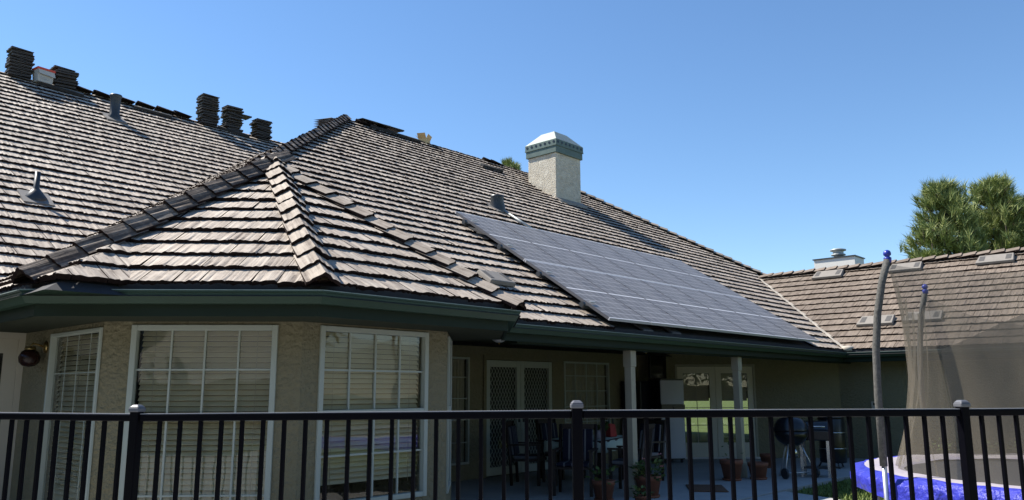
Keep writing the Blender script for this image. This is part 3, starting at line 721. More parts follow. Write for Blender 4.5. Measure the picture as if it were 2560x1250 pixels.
def window(W, u0, u1, z0, z1, cols, rows, blind=True, fw=.05, rails=(), mullw=.016, mdep=.017, name='window', mt=None, curtain=False, screen=False):
    mt = mt or M_WHITE; m = MB()
    for q in ((u0, u0+fw, z0, z1), (u1-fw, u1, z0, z1), (u0+fw, u1-fw, z1-fw, z1), (u0+fw, u1-fw, z0, z0+fw)): W.box(m, *q, -.05, .022)
    for rz in rails: W.box(m, u0+fw, u1-fw, rz-.03, rz+.03, -.045, .018)
    win = m.build(name, mt, house); bevel(win, .004, 1)
    m = MB(); W.box(m, u0+fw, u1-fw, z0+fw, z1-fw, -.036, -.030); m.build('pane', M_MESHG if screen else M_GLASS, win)
    for i in range(1, cols):
        u = u0+fw+(u1-u0-2*fw)*i/cols; m = MB(); W.box(m, u-mullw/2, u+mullw/2, z0+fw, z1-fw, -.029, -.029+mdep); m.build('muntin', mt, win)
    for r_ in rows:
        m = MB(); W.box(m, u0+fw, u1-fw, r_-mullw/2, r_+mullw/2, -.0285, -.0285+mdep-.001); m.build('muntin', mt, win)
    if blind:
        z = z1-fw-.02; sl = MB(); ca, sa = math.cos(R_(52)), math.sin(R_(52)); hw = .026
        L_ = u1-u0-2*fw-.03
        sl.hexa([(-L_/2, -hw*ca-.001*sa, -hw*sa), (L_/2, -hw*ca-.001*sa, -hw*sa), (L_/2, hw*ca, hw*sa), (-L_/2, hw*ca, hw*sa), (-L_/2, -hw*ca-.003, -hw*sa+.002), (L_/2, -hw*ca-.003, -hw*sa+.002), (L_/2, hw*ca-.003, hw*sa+.002), (-L_/2, hw*ca-.003, hw*sa+.002)])
        sm = sl.mesh('slat', M_SLAT)
        ang = math.atan2(W.t.y, W.t.x)
        while z > z0+fw+.12:
            ob = bpy.data.objects.new('slat', sm); link(ob, win); c = W.p((u0+u1)/2, z, -.085)
            ob.matrix_local = Matrix.Translation(c) @ Matrix.Rotation(ang, 4, 'Z') @ Matrix.Rotation(R_(rnd.uniform(-3, 3)), 4, 'X'); z -= .047
        for t in (.12, .5, .88):
            m = MB(); u = u0+fw+(u1-u0-2*fw)*t; m.tube([W.p(u, z1-fw, -.052), W.p(u, z0+.15, -.052)], .0025, 5); m.build('blind_cord', M_CURT, win)
    if curtain:
        m = MB(); nn_ = 40
        for i in range(nn_):
            a, b2 = [u0+fw+(u1-u0-2*fw)*k/nn_ for k in (i, i+1)]; da, db = [-.066+.018*math.sin(k*1.7) for k in (i, i+1)]
            m.quad(W.p(a, z0+fw, da), W.p(b2, z0+fw, db), W.p(b2, z1-fw, db), W.p(a, z1-fw, da))
        m.build('curtain', M_CURT, win)
    return win
wl_ = offset(eave, OV)
cB0, cB1, cB2, cB3 = [tuple(wl_[i]) for i in (2, 3, 4, 5)]
ZS = HG-.18
# B1: 45 degree face
tmp = Wall(cB0, cB1, 0, ZS, (), 'probe'); bpy.data.objects.remove(tmp.o)
ua, za = tmp.u_of(332, 812); ub, zb = tmp.u_of(697, 812); zt = (za+zb)/2
W1 = Wall(cB0, cB1, -.1, ZS+.03, [(ua, ub, .22, zt)])
window(W1, ua, ub, .22, zt, 4, (tmp.u_of(520, 924)[1], .62), fw=.05, rails=(tmp.u_of(520, 1038)[1]-.02,))
tmp = Wall(cB1, cB2, 0, ZS, (), 'probe'); bpy.data.objects.remove(tmp.o)
ua, za = tmp.u_of(801, 815); ub, zb = tmp.u_of(1070, 830); zt = (za+zb)/2; zr = tmp.u_of(930, 1031)[1]
W2 = Wall(cB1, cB2, -.1, ZS+.03, [(ua, ub, .48, zt)])
window(W2, ua, ub, .48, zt, 4, (tmp.u_of(930, 927)[1], .92), fw=.048, rails=(zr,))
# B3: short return with narrow screened window
c3b = (cB2[0]+2.6/S2+.9, cB2[1]+2.6/S2+.9)
kk = 3.6-cB2[1]; c3 = (cB2[0]+kk, 3.6) if kk < 2.2 else (cB2[0]+1.25, cB2[1]+1.25)
W3 = Wall(cB2, c3, -.1, 2.32, [(.18, .95, .45, 2.06)])
window(W3, .18, .95, .45, 2.06, 1, (), blind=False, rails=(1.30,), screen=True)
W3b = Wall(c3, (c3[0], 3.6), -.1, 2.32)
# B0: face with door, lantern and window, running away to the left
W0 = None
cB00 = (OV, 8.6)
tmp = Wall(cB00, cB0, 0, ZS, (), 'probe'); bpy.data.objects.remove(tmp.o)
ua = tmp.u_of(133, 832)[0]; ub = tmp.u_of(258, 818)[0]; zt = tmp.u_of(258, 818)[1]; zt = min(zt, 2.07)
yi = cB00[1]-tmp.u_of(57, 900)[0]
W0 = Wall((OV, yi), cB0, -.1, ZS+.03, [(ua-(cB00[1]-yi), ub-(cB00[1]-yi), .25, zt)])
du_ = cB00[1]-yi
window(W0, ua-du_, ub-du_, .25, zt, 4, (tmp.u_of(190, 932)[1],), fw=.032, mullw=.008, mdep=.004)
WL = Wall((-8, yi), (OV, yi), -.1, ZS+.03)
db = WL.u_of(46, 850)[0]; da = db-.9
m = MB()
for q in ((da-.07, da, 0, 2.1), (db, db+.07, 0, 2.1), (da, db, 2.03, 2.1)): WL.box(m, *q, .003, .03)
m.build('door_casing', M_DOORP, house)
m = MB(); WL.box(m, da, db, 0, 2.03, .003, .02); dr = m.build('door', M_DOORP, house); bevel(dr, .004)
m = MB(); WL.box(m, da+.13, db-.13, .5, 1.88, .0215, .027); m.build('pane', M_GLASS, dr)
m = MB(); WL.box(m, da+.13, db-.13, .5, 1.88, .0202, .0210); m.build('pane_backing', M_DARK, dr)
# patio back wall
YB = 3.6
W4 = None
tmp = Wall((c3[0], YB), (13.38, YB), 0, 2.3, (), 'probe'); bpy.data.objects.remove(tmp.o)
nw = [tmp.u_of(1112, 893)[0]-.25, tmp.u_of(1173, 893)[0], tmp.u_of(1118, 1165)[1], tmp.u_of(1173, 893)[1]]
md = [tmp.u_of(1214, 900)[0], tmp.u_of(1378, 905)[0], 0.0, 2.04]
pw = [tmp.u_of(1409, 903)[0], tmp.u_of(1521, 905)[0], .55, 2.06]
nw[0] = max(nw[0], .02)
W4 = Wall((c3[0], YB), (13.38, YB), -.1, 2.32, [nw, md, pw])
def uz(y, x): return tmp.u_of(x, y)[1]
window(W4, *nw, 2, (1.72, 1.36, 1.0, .62), blind=False, fw=.035, mullw=.015, curtain=True)
window(W4, *pw, 4, (1.78, 1.48, 1.17, .87), blind=False, fw=.035, mullw=.016, curtain=True)
# security screen doors: a pair of frames with woven diagonal mesh, glass door behind
mid = (md[0]+md[1])/2
for k, (a, b2) in enumerate(((md[0], mid-.004), (mid+.004, md[1]))):
    m = MB(); fw = .10
    for q in ((a, a+fw, .02, 2.03), (b2-fw, b2, .02, 2.03), (a+fw, b2-fw, 1.91, 2.03), (a+fw, b2-fw, .02, .16)): W4.box(m, *q, -.03, .02)
    sd_ = m.build('screen_door', M_WHITE, house); bevel(sd_, .004, 1)
    m = MB(); x0_, x1_, zz0, zz1 = a+fw, b2-fw, .16, 1.91; px_, pz_ = .078, .14
    for s_ in (-1, 1):
        i = -40
        while i < 60:
            # line u = x0 + i*px + s*(z-z0)*px/pz, clipped
            c0 = x0_+i*px_; i += 1
            t0, t1 = zz0, zz1
            f_ = lambda z: c0+s_*(z-zz0)*px_/pz_
            if s_ > 0: t0 = max(t0, zz0+(x0_-c0)*pz_/px_); t1 = min(t1, zz0+(x1_-c0)*pz_/px_)
            else: t0 = max(t0, zz0+(c0-x1_)*pz_/px_); t1 = min(t1, zz0+(c0-x0_)*pz_/px_)
            if t1-t0 < .02: continue
            m.bar(W4.p(f_(t0), t0, -.004+.002*s_), W4.p(f_(t1), t1, -.004+.002*s_), 0.008, .0035, (W4.n.x, W4.n.y, 0))
    m.build('wire_mesh', M_WHITE, sd_, kind='stuff')
    m = MB(); W4.box(m, x0_, x1_, zz0, zz1, -.060, -.054); m.build('pane', M_GLASS, sd_)
    m = MB(); W4.box(m, x0_-.02, x1_+.02, zz0-.02, zz1+.02, -.12, -.115); m.build('door_leaf', M_DARK, sd_)
    m = MB(); u = (mid-.06 if k == 0 else mid+.06); W4.box(m, u-.012, u+.012, .92, 1.12, .021, .05); m.build('handle', M_BLACKM, sd_)
m = MB()
for q in ((md[0]-.07, md[0], 0, 2.11), (md[1], md[1]+.07, 0, 2.11), (md[0], md[1], 2.04, 2.11)): W4.box(m, *q, .003, .03)
m.build('door_casing', M_STUCCO, house)
# 45 degree wall with french doors, then the wing wall
cF = (16.5, .48)
M_FDOOR = mat('cream_door_paint', (.58, .54, .42), .55, spec=.3)
tmp = Wall((13.38, YB), cF, 0, 2.3, (), 'probe'); bpy.data.objects.remove(tmp.o)
fa, fb = tmp.u_of(1690, 1000)[0], tmp.u_of(1890, 1000)[0]
W5 = Wall((13.38, YB), cF, -.1, 2.32, [(fa, fb, 0, 2.06)])
mid = (fa+fb)/2
m = MB()
for q in ((fa, fa+.045, 0, 2.06), (fb-.045, fb, 0, 2.06), (fa+.045, fb-.045, 2.015, 2.06)): W5.box(m, *q, -.06, .02)
m.build('door_casing', M_TRIM, house)
for k, (a, b2) in enumerate(((fa+.047, mid-.003), (mid+.003, fb-.047))):
    m = MB(); st = .13
    for q in ((a, a+st, .03, 2.01), (b2-st, b2, .03, 2.01), (a+st, b2-st, 1.86, 2.01), (a+st, b2-st, .03, .34)): W5.box(m, *q, -.045, .0)
    fd = m.build('french_door', M_FDOOR, house); bevel(fd, .004, 1)
    m = MB(); W5.box(m, a+st, b2-st, .34, 1.86, -.025, -.019); m.build('pane', M_GLASS, fd)
    m = MB(); W5.box(m, a+st+.01, b2-st-.01, 1.25, 1.855, -.065, -.06); m.build('shade', M_CURT, fd)
    m = MB(); u = (a+b2)/2; W5.box(m, u-.007, u+.007, .34, 1.86, -.0185, -.008); m.build('muntin', M_TRIM, fd)
    for z in (.72, 1.10, 1.48):
        m = MB(); W5.box(m, a+st, b2-st, z-.007, z+.007, -.018, -.0085); m.build('muntin', M_TRIM, fd)
    m = MB(); u = mid-.07 if k == 0 else mid+.07; m.lathe([(.012, 0), (.012, .03), (.028, .04), (.03, .055), (.018, .065)], 12); kn = m.build('door_knob', M_BLACKM, fd)
    kn.matrix_local = Matrix.Translation(W5.p(u, 1.0, 0)) @ Matrix.Rotation(math.atan2(W5.n.y, W5.n.x), 4, 'Z') @ Matrix.Rotation(math.pi/2, 4, 'Y')
m = MB(); W5.box(m, fa, fb, 0, .03, -.05, .08); m.build('threshold', M_ALU, house)
W6 = Wall(cF, (16.5, -9), -.1, ZS+.03)
m = MB(); u, z = W6.u_of(2190, 1014); W6.box(m, u-.08, u+.08, z-.09, z+.09, .002, .05); bx = m.build('meter_box', M_DOORP, house); bevel(bx, .006)
m = MB(); W6.box(m, u-.04, u+.0, z+.01, z+.06, .0505, .056); m.build('meter_window', M_BLACK, bx)
# dark room behind the walls so no daylight leaks through the glazing
m = MB(); m.box(OV+.9, 15.9, YB+.9, 8.5, -.1, 2.25); m.build('interior_core', M_DARK, house)
m = MB(); m.quad((OV+.2, -KB+OV+.25, .02), (16.4, .6, .02), (16.4, 9, .02), (OV+.2, 9, .02)) if False else m.quad((OV+.16, 1.6, .0), (2.0, OV-KB+.2, .0), (3.5, OV-KB+.2, 0), (4.6, 3.9, 0), (15.5, 3.9, 0), (15.5, 9, 0), (OV+.16, 9, 0)); m.build('interior_floor', M_DARK, house)
# posts
def post(x, y, top):
    b = MB(); b.box(x-.058, x+.058, y-.058, y+.058, 0, top); o = b.build('porch_post', M_TRIM, house); bevel(o, .006)
    b = MB(); b.box(x-.070, x+.070, y-.070, y+.070, 0, .26); bevel(b.build('post_base', M_TRIM, o), .006)
    b = MB(); b.box(x-.070, x+.070, y-.070, y+.070, top-.24, top-.002); bevel(b.build('post_capital', M_TRIM, o), .006)
p1 = hz(1578, 1240, 0); p2 = hz(1862, 1196, 0)
post(p1.x, .29, HG-.21); post(p2.x+.12, .29, HG-.21)

# ---------------------------------------------------------------- solar panels
PH = .17; _bl, _br, _tl = onM(1525, 795, PH), onM(2042, 848, PH), onM(1164, 533, PH)
PX0, PWD, PD0, PLEN = _bl.x, (_br.x-_bl.x)/7, _bl.y, (_tl.y-_bl.y)*CS/2
NR = Vector((0, -SIN, COS)); VU = Vector((0, COS, SIN))
def panel_parts():
    root = thing('solar_panel', '', 'solar panel'); W_, L_ = PWD-.012, PLEN-.02
    b = MB(); f_ = .017
    for q in ((0, W_, 0, f_), (0, W_, L_-f_, L_)): b = MB(); b.box(q[0], q[1], q[2], q[3], -.038, .003); b.build('end_frame', M_ALU2, root)
    for q in ((0, f_*.6, f_, L_-f_), (W_-f_*.6, W_, f_, L_-f_)): b = MB(); b.box(q[0], q[1], q[2], q[3], -.038, .003); b.build('side_frame', M_ALU3, root)
    m = mesh_from(np.array([(f_*.6, f_, 0), (W_-f_*.6, f_, 0), (W_-f_*.6, L_-f_, 0), (f_*.6, L_-f_, 0), (f_, f_, -.03), (W_-f_, f_, -.03), (W_-f_, L_-f_, -.03), (f_, L_-f_, -.03)]),
                  [(0, 1, 2, 3), (7, 6, 5, 4)], np.array([(0, 0), (1, 0), (1, 1), (0, 1)]*2), M_SOLAR, 'cell_sheet')
    link(bpy.data.objects.new('cell_sheet', m), root)
    for t in (.24, .76):
        b = MB(); b.box(W_-.004, W_+.016, L_*t-.02, L_*t+.02, -.01, .008); b.build('clamp', M_BLACKM, root)
    return root
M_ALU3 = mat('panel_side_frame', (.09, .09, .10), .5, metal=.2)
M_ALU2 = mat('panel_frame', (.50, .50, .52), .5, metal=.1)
proto = panel_parts()
ORD = ['first', 'second', 'third', 'fourth', 'fifth', 'sixth', 'seventh']
for r_ in range(2):
    for c_ in range(7):
        o = proto if (r_, c_) == (0, 0) else copy_tree(proto)
        pos = c_
        o['label'] = 'dark solar panel in the %s row, %s from the stripped tile edge' % (('lower', 'upper')[r_], ORD[c_])
        o['category'] = 'solar panel'; o['group'] = 'solar panels on the main roof slope'
        org = Vector((PX0+c_*PWD, 0, BASE+PH))+VU*(PD0*CS+r_*PLEN)+Vector((0, 0, 0))
        H = Matrix(((1, 0, 0, org.x), (0, COS, -SIN, org.y), (0, SIN, COS, org.z), (0, 0, 0, 1)))
        o.matrix_world = Matrix.Translation((P0[0], P0[1], 0)) @ Matrix.Rotation(TH, 4, 'Z') @ H
for k, t in enumerate((.47, 1.42, 2.37, 3.32)):
    a = Vector((PX0-.10, 0, BASE+PH-.07))+VU*(PD0*CS+t); b2 = Vector((PX0+7*PWD+.06, 0, BASE+PH-.07))+VU*(PD0*CS+t)
    b = MB(); b.bar(a, b2, .04, .05, NR); rl = b.build('mounting_rail', M_BLACKM, house)
    b = MB(); b.lathe([(.042, 0), (.042, .05)], 12); rc = b.build('rail_end_cap', M_BLACKM, rl); rc.matrix_local = Matrix.Translation(a+NR*.03) @ Matrix.Rotation(-math.pi/2, 4, 'Y')
    b = MB(); b.bar(a+NR*.085+Vector((.11, 0, 0)), a+NR*.085+Vector((.24, 0, 0)), .03, .012, NR); b.build('end_clamp', M_METAL, rl)

# ---------------------------------------------------------------- loose tiles, boxes on the roof
def loose_mesh(seed, L=.44, wd=.33):
    V, Fc, uv = tile_variant(wd, seed, L=L, hb=.034, hh=.026, th=.032); return mesh_from(V, Fc+[(3, 2, len(V)-2, len(V)-1)], uv, M_DARKTILE, 'loose_tile')
LOOSE = [loose_mesh(900+k) for k in range(5)]
def put_tile(c, yaw, roll=0, label='', group=''):
    o = bpy.data.objects.new('loose_tile', rnd.choice(LOOSE)); link(o); tag(o, label, 'tile', group)
    o.matrix_world = Matrix.Translation(h2w(c)) @ Matrix.Rotation(TH+yaw, 4, 'Z') @ Matrix.Rotation(roll, 4, 'Y') @ Matrix.Translation((-.165, -.22, 0)); return o
ZLR = BASE+P*(LRY-YL)
ORDS = ['topmost', 'second', 'third', 'fourth', 'fifth', 'sixth', 'seventh', 'eighth', 'ninth', 'tenth', 'eleventh', 'twelfth', 'thirteenth', 'fourteenth', 'fifteenth', 'sixteenth', 'seventeenth', 'eighteenth', 'nineteenth', 'twentieth', 'twenty-first', 'twenty-second']
def stack(px, top_y, base_y, label, group, wob=.02, off=0, n=None, slope=.0):
    """a pile standing on the ridge of the rear slope at pixel column px"""
    c = hpl(px, base_y, (0, 1, 0), LRY-.12)
    zt = hpl(px, top_y, (0, 1, 0), LRY-.12).z; z = ZLR-.11; zb = z-.02
    # a few tiles bridge the ridge below, then the pile
    k = 0; x = c.x; made = []
    while z < zt-.02:
        o = put_tile((x+rnd.uniform(-wob, wob), LRY-.10+rnd.uniform(-wob, wob), z), math.pi/2+rnd.uniform(-.05, .05)+(math.pi if k % 2 else 0), 0, label, group); made.append(o); z += .036; k += 1
    for i, o in enumerate(reversed(made)): o['label'] = label % ORDS[i]
    return c
stack(47, 126, 190, '%s tile down of the tall dark stack beside the red lidded box', 'tiles stacked at the red lidded box')
stack(160, 172, 208, '%s tile down of the low slumped dark stack past the red lidded box', 'tiles in the slumped stack past the red lidded box', .05)
stack(519, 240, 300, '%s tile down of the tallest dark stack, next to the medium stack', 'tiles in the tallest stack of the rear ridge', .03)
stack(580, 268, 320, '%s tile down of the medium dark stack with a tile jutting out', 'tiles in the medium stack of the rear ridge', .04)
stack(652, 300, 338, '%s tile down of the short dark stack by the hip cap tiles', 'tiles in the short stack by the hip', .035)
c = hpl(604, 292, (0, 1, 0), LRY-.12); put_tile((c.x, LRY-.1, c.z), math.pi/2, 0, 'single dark roof tile jutting sideways out of the medium stack', None) 
for k, px in enumerate((205, 258, 312, 364, 412, 455)):
    c = hpl(px, (214, 228, 241, 256, 268, 279)[k], (0, 1, 0), LRY); o = bpy.data.objects.new('loose_tile', capmesh(R_(24), k % 4, M_DARKTILE)); link(o)
    tag(o, '%s loose ridge tile from the slumped stack along the bare rear ridge' % ORD[k], 'tile', 'ridge tiles laid loose along the rear ridge')
    o.matrix_world = Matrix.Translation(h2w((c.x-.2, LRY-.02, ZLR+.10))) @ Matrix.Rotation(TH-math.pi/2+rnd.uniform(-.05, .05), 4, 'Z')
c = Vector((8.1-.22, 8.1+.22, BASE+P*7.88))
for k in range(7):
    put_tile((c.x, c.y, c.z-.03+k*.036), .1+k*.06, R_(-14), ORDS[6-k]+' dark tile down of the small pile behind the hip near the apex', 'tiles piled behind the hip')
for k in range(3):
    put_tile((MR+.55+.42*k, MR-.05, BASE+P*MR+.06), math.pi/2+.02*k, R_(-6), ORD[k]+' dark tile from the apex laid flat on the main ridge', 'tiles laid on the main ridge')
# boxes
c = hpl(108, 178, (0, 1, 0), LRY-.15)
bx = thing('cardboard_box', 'white cardboard box with red lid on the rear ridge beside tile stacks', 'box', h2w((c.x-.02, LRY-.25, ZLR-.11)), TH+.15)
b = MB(); b.hexa([(-.15, -.11, 0), (.15, -.11, 0), (.15, .11, 0), (-.15, .11, 0), (-.17, -.13, .26), (.17, -.13, .26), (.17, .13, .26), (-.17, .13, .26)]); b.build('carton', M_CARDW, bx)
b = MB(); b.box(-.185, .185, -.145, .145, .262, .31); bevel(b.build('lid', M_RED, bx), .01)
b = MB(); b.hexa([(-.17, -.134, .26), (.17, -.134, .26), (.17, -.131, .26), (-.17, -.131, .26), (-.15, -.165, .16), (.185, -.165, .14), (.185, -.160, .14), (-.15, -.160, .16)]); b.build('flap', M_CARDW, bx)
b = MB()
for k in range(3): b.box(-.10, -.10+(.16, .12, .06)[k], -.1175, -.1165, .06+.03*k, .068+.03*k)
b.build('print', mat('box_print', (.2, .22, .26), .8), bx)
c = hpl(1062, 345, (0, 1, 0), MR+.1)
bx = thing('cardboard_box', 'open brown cardboard box with raised flaps on the main ridge', 'box', h2w((c.x, MR+.12, BASE+P*MR-.08)), TH+.5)
b = MB()
for q in ((-.15, .15, -.11, -.105), (-.15, .15, .105, .11), (-.15, -.145, -.105, .105), (.145, .15, -.105, .105)): b.box(*q, 0, .2)
b.box(-.145, .145, -.105, .105, 0, .006); b.build('carton', M_CARDB, bx)
for (a, b2, t) in (((-.15, -.11), (-.15, .11), (-.11, 0)), ((.15, -.11), (.15, .11), (.10, 0)), ((-.15, .11), (.15, .11), (0, .09)), ((-.15, -.11), (.15, -.11), (0, -.05))):
    b = MB(); b.hexa([(*a, .2), (*b2, .2), (b2[0], b2[1], .2), (a[0], a[1], .2)][:2]+[(b2[0]+.003, b2[1]+.003, .2), (a[0]+.003, a[1]+.003, .2), (a[0]+t[0], a[1]+t[1], .31), (b2[0]+t[0], b2[1]+t[1], .31), (b2[0]+t[0]+.003, b2[1]+t[1]+.003, .31), (a[0]+t[0]+.003, a[1]+t[1]+.003, .31)]); b.build('flap', M_CARDB, bx)

# ---------------------------------------------------------------- pool fence in the foreground
M_RAIL = mat('glare_rail_top', (.30, .30, .31), .6)  # sky glare on top of the black rail painted as pale grey
FP = [(-3.9, 5.0), (-1.99, 4.30), (.3176, 4.0), (2.476, 4.464), (4.6, 4.95)]
FZ = [1.373, 1.373, 1.393, 1.384, 1.384]
fence = thing('pool_fence', 'black metal picket fence with capped square posts in front of the house', 'fence', (.3176, 4.0, 0))
def fl(p): return (p[0]-.3176, p[1]-4.0, p[2])
for i, (x, y) in enumerate(FP):
    z = FZ[i]; an = math.atan2(FP[min(i+1, 4)][1]-FP[max(i-1, 0)][1], FP[min(i+1, 4)][0]-FP[max(i-1, 0)][0])
    Mx = Matrix.Translation(fl((x, y, 0))) @ Matrix.Rotation(an, 4, 'Z')
    b = MB(); b.box(-.025, .025, -.025, .025, -.05, z+.022, Mx); po = b.build('post', M_FENCE, fence); bevel(po, .004)
    b = MB(); b.box(-.031, .031, -.031, .031, z+.012, z+.034, Mx); b.hexa([Mx @ Vector(p) for p in ((-.031, -.031, z+.034), (.031, -.031, z+.034), (.031, .031, z+.034), (-.031, .031, z+.034), (-.017, -.017, z+.05), (.017, -.017, z+.05), (.017, .017, z+.05), (-.017, .017, z+.05))]); bevel(b.build('post_cap', M_FCAP, po), .005)
bal = MB(); bal.box(-.0095, .0095, -.0095, .0095, .12, 1.0); 
for i in range(4):
    a, c = Vector((*FP[i], FZ[i])), Vector((*FP[i+1], FZ[i+1])); d = (c-a); L_ = Vector((d.x, d.y)).length; an = math.atan2(d.y, d.x); u = d.normalized()
    aa, cc = a+u*.027, c-u*.027
    for dz, ht in ((-.0185, .037), (-1.22, .036)):
        b = MB(); b.bar(fl(aa+Vector((0, 0, dz))), fl(cc+Vector((0, 0, dz))), .036, ht); bevel(b.build('rail', M_FENCE, fence), .006, 2)
    b = MB(); b.bar(fl(aa+Vector((0, 0, .0015))), fl(cc+Vector((0, 0, .0015))), .026, .0045); b.build('rail_glare', M_RAIL, fence)  # thin strip added for the bright glare line
    s_ = .1143; n_ = int((L_-.08)/s_); s0 = (L_-(n_-1)*s_)/2
    for k in range(n_):
        t = (s0+k*s_)/L_; p = a+d*t
        b = MB(); b.box(-.0092, .0092, -.0092, .0092, .10, p.z-.037); o = b.build('baluster', M_FENCE, fence); o.location = fl((p.x, p.y, 0)); o.rotation_euler[2] = an+rnd.uniform(-.03, .03)

# ---------------------------------------------------------------- trampoline
TC = Vector((5.0, 6.77, -.05)); TR = 1.95
tramp = thing('trampoline', 'round trampoline with blue pad and brown safety net on the lawn', 'trampoline', TC)
b = MB(); b.tube([(TR*math.cos(a), TR*math.sin(a), .79) for a in [k*math.pi/24 for k in range(49)]], .024, 8, False); b.build('frame', M_ALU, tramp)
b = MB(); b.lathe([(0.01, .828), (1.0, .822), (1.62, .828), (1.62, .832), (1.0, .826), (.01, .832)], 48); b.build('mat', M_MAT, tramp)
b = MB(); N_ = 120; rows = [(1.60, .84, 0), (1.75, .87, 0), (1.93, .87, 0), (2.02, .855, 1), (2.06, .81, 1), (2.055, .75, 1), (2.045, .695, 1)]
pr = random.Random(5); wob = [[pr.uniform(-1, 1) for _ in range(N_)] for _ in rows]
for ri, (rr, zz, kk) in enumerate(rows):
    for k in range(N_):
        a = 2*math.pi*k/N_; w1 = .3*wob[ri][k]+.35*wob[ri][k-1]+.35*wob[ri][(k+1) % N_]
        b.v.append(((rr+(.018 if kk else .012)*w1)*math.cos(a), (rr+(.018 if kk else .012)*w1)*math.sin(a), zz+(.016 if kk < 1 else .02)*w1+(.02*math.sin(a*9)*kk if ri == 6 else 0)))
for ri in range(len(rows)-1):
    for k in range(N_): b.sm.add(len(b.f)); b.f.append((ri*N_+k, ri*N_+(k+1) % N_, (ri+1)*N_+(k+1) % N_, (ri+1)*N_+k))
pad = b.build('pad', M_BLUEPAD, tramp); pad.data.materials.append(M_PADTOP)
for i, p in enumerate(pad.data.polygons):
    if i < 2*N_: p.material_index = 1
PA = [173+60*k if k else 173 for k in range(6)]
PA = [189, 104.6, 15, 285]
def ring(a, r, z): return Vector((r*math.cos(a), r*math.sin(a), z))
for k, deg in enumerate(PA):
    a = R_(deg); pts = [ring(a, 2.11, .30), ring(a, 2.115, .95), ring(a, 2.115, 1.5), ring(a, 2.10, 1.85), ring(a, 2.06, 2.15), ring(a, 2.0, 2.4), ring(a, 1.93, 2.60)]
    b = MB(); b.tube(pts[1:], .029, 12); po = b.build('pole', M_FOAM, tramp)
    b = MB(); b.tube([ring(a, 2.11, .0), ring(a, 2.112, 1.02)], .019, 10); b.build('pole_tube', M_ALU, po)
    b = MB(); b.lathe([(.045, 0), (.05, .06), (.045, .07), (.03, .075), (.03, .09), (.046, .10), (.05, .125), (.04, .155), (.015, .17)], 14); cp = b.build('pole_cap', M_BLUE, po); cp.location = ring(a, 1.93, 2.57); cp.scale = (.62, .62, .62)
    for da in (-.28, .28):
        pass
    b = MB(); b.tube([ring(a-.22, 1.95, .83), ring(a-.22, 2.0, .10), ring(a-.18, 2.0, .02), ring(a+.18, 2.0, .02), ring(a+.22, 2.0, .10), ring(a+.22, 1.95, .83)], .022, 8); b.build('leg', M_ALU, tramp)
def net(a0, a1, sag, mt, name='net_panel', r_low=1.66, r_top=1.91, ztop=2.56, na=18, nz=12, topf=None, infl=.0):
    b = MB()
    A0, A1 = ring(a0, r_top, ztop), ring(a1, r_top, ztop)
    for i in range(na+1):
        t = i/na; a = a0+(a1-a0)*t
        top = A0.lerp(A1, t); top.z -= sag*(1-(2*t-1)**2)**.8; low = ring(a, r_low, .835)
        if topf: top.z = topf(t)
        for j in range(nz+1):
            s_ = j/nz; p = low.lerp(top, s_); inward = .07*math.sin(math.pi*s_)*(.25+.75*(4*t*(1-t)))
            rr = Vector((p.x, p.y)); rr = rr*(1-inward/rr.length)+Vector((math.cos(a), math.sin(a)))*.022*math.sin(t*37+s_*2.2)
            b.v.append((rr.x, rr.y, p.z))
    for i in range(na):
        for j in range(nz):
            k = i*(nz+1)+j; b.sm.add(len(b.f)); b.f.append((k, k+nz+1, k+nz+2, k+1))
    return b.build(name, mt, tramp)
ang = [R_(x) for x in PA]
net(ang[1], ang[0], .30, M_NET, na=60); net(ang[2], ang[1], .42, M_NET, na=60); net(ang[0], ang[3]-0, .16, M_NET, na=60); net(ang[3], ang[2]+2*math.pi, .3, M_NET, na=60)

# ---------------------------------------------------------------- lamps, tv, fridge on the patio
def ceiling_light(px, py, label):
    z = 2.215; c = hz(px, py, 2.15); c.y = max(min(c.y, 3.2), .5); w_ = h2w((c.x, c.y, 0))
    t = thing('ceiling_light', label, 'light', (w_.x, w_.y, 2.30))
    b = MB(); b.lathe([(.13, 0), (.14, -.03), (.13, -.05)], 24); b.build('canopy', M_WHITE, t)
    b = MB(); b.lathe([(.125, -.05), (.12, -.09), (.09, -.13), (.04, -.155), (.01, -.16)], 24); b.build('globe', M_GLOBE, t)
    b = MB(); b.lathe([(.012, -.158), (.012, -.178), (.004, -.185)], 10); b.build('finial', M_BRASS, t)
ceiling_light(1248, 855, 'white glass ceiling light above the mesh screen doors')
ceiling_light(1615, 880, 'white glass ceiling light in front of the black television')
u, z = W0.u_of(116, 868); base = W0.p(u, z, 0); wp = h2w(base); nw_ = Vector((W0.n.x*cT-W0.n.y*sT, W0.n.x*sT+W0.n.y*cT, 0))
t = thing('wall_lantern', 'round amber glass wall lantern with brass arm beside the white door', 'lantern', wp, math.atan2(nw_.y, nw_.x))
b = MB(); b.lathe([(.06, 0), (.055, .02), (.02, .03)], 16); o = b.build('wall_plate', M_BRASS, t); o.rotation_euler[1] = math.pi/2
b = MB(); b.tube([(.02, 0, 0), (.07, 0, .02), (.12, 0, .03), (.14, 0, 0)], .010, 8); b.build('arm', M_BRASS, t)
b = MB(); b.lathe([(.045, .0), (.05, -.02), (.05, -.03)], 16, (.14, 0, 0)); b.build('collar', M_BRASS, t)
b = MB(); b.lathe([(.045, -.03), (.075, -.05), (.095, -.10), (.088, -.15), (.055, -.185), (.01, -.195)], 24, (.14, 0, 0)); b.build('globe', M_AMBER, t)

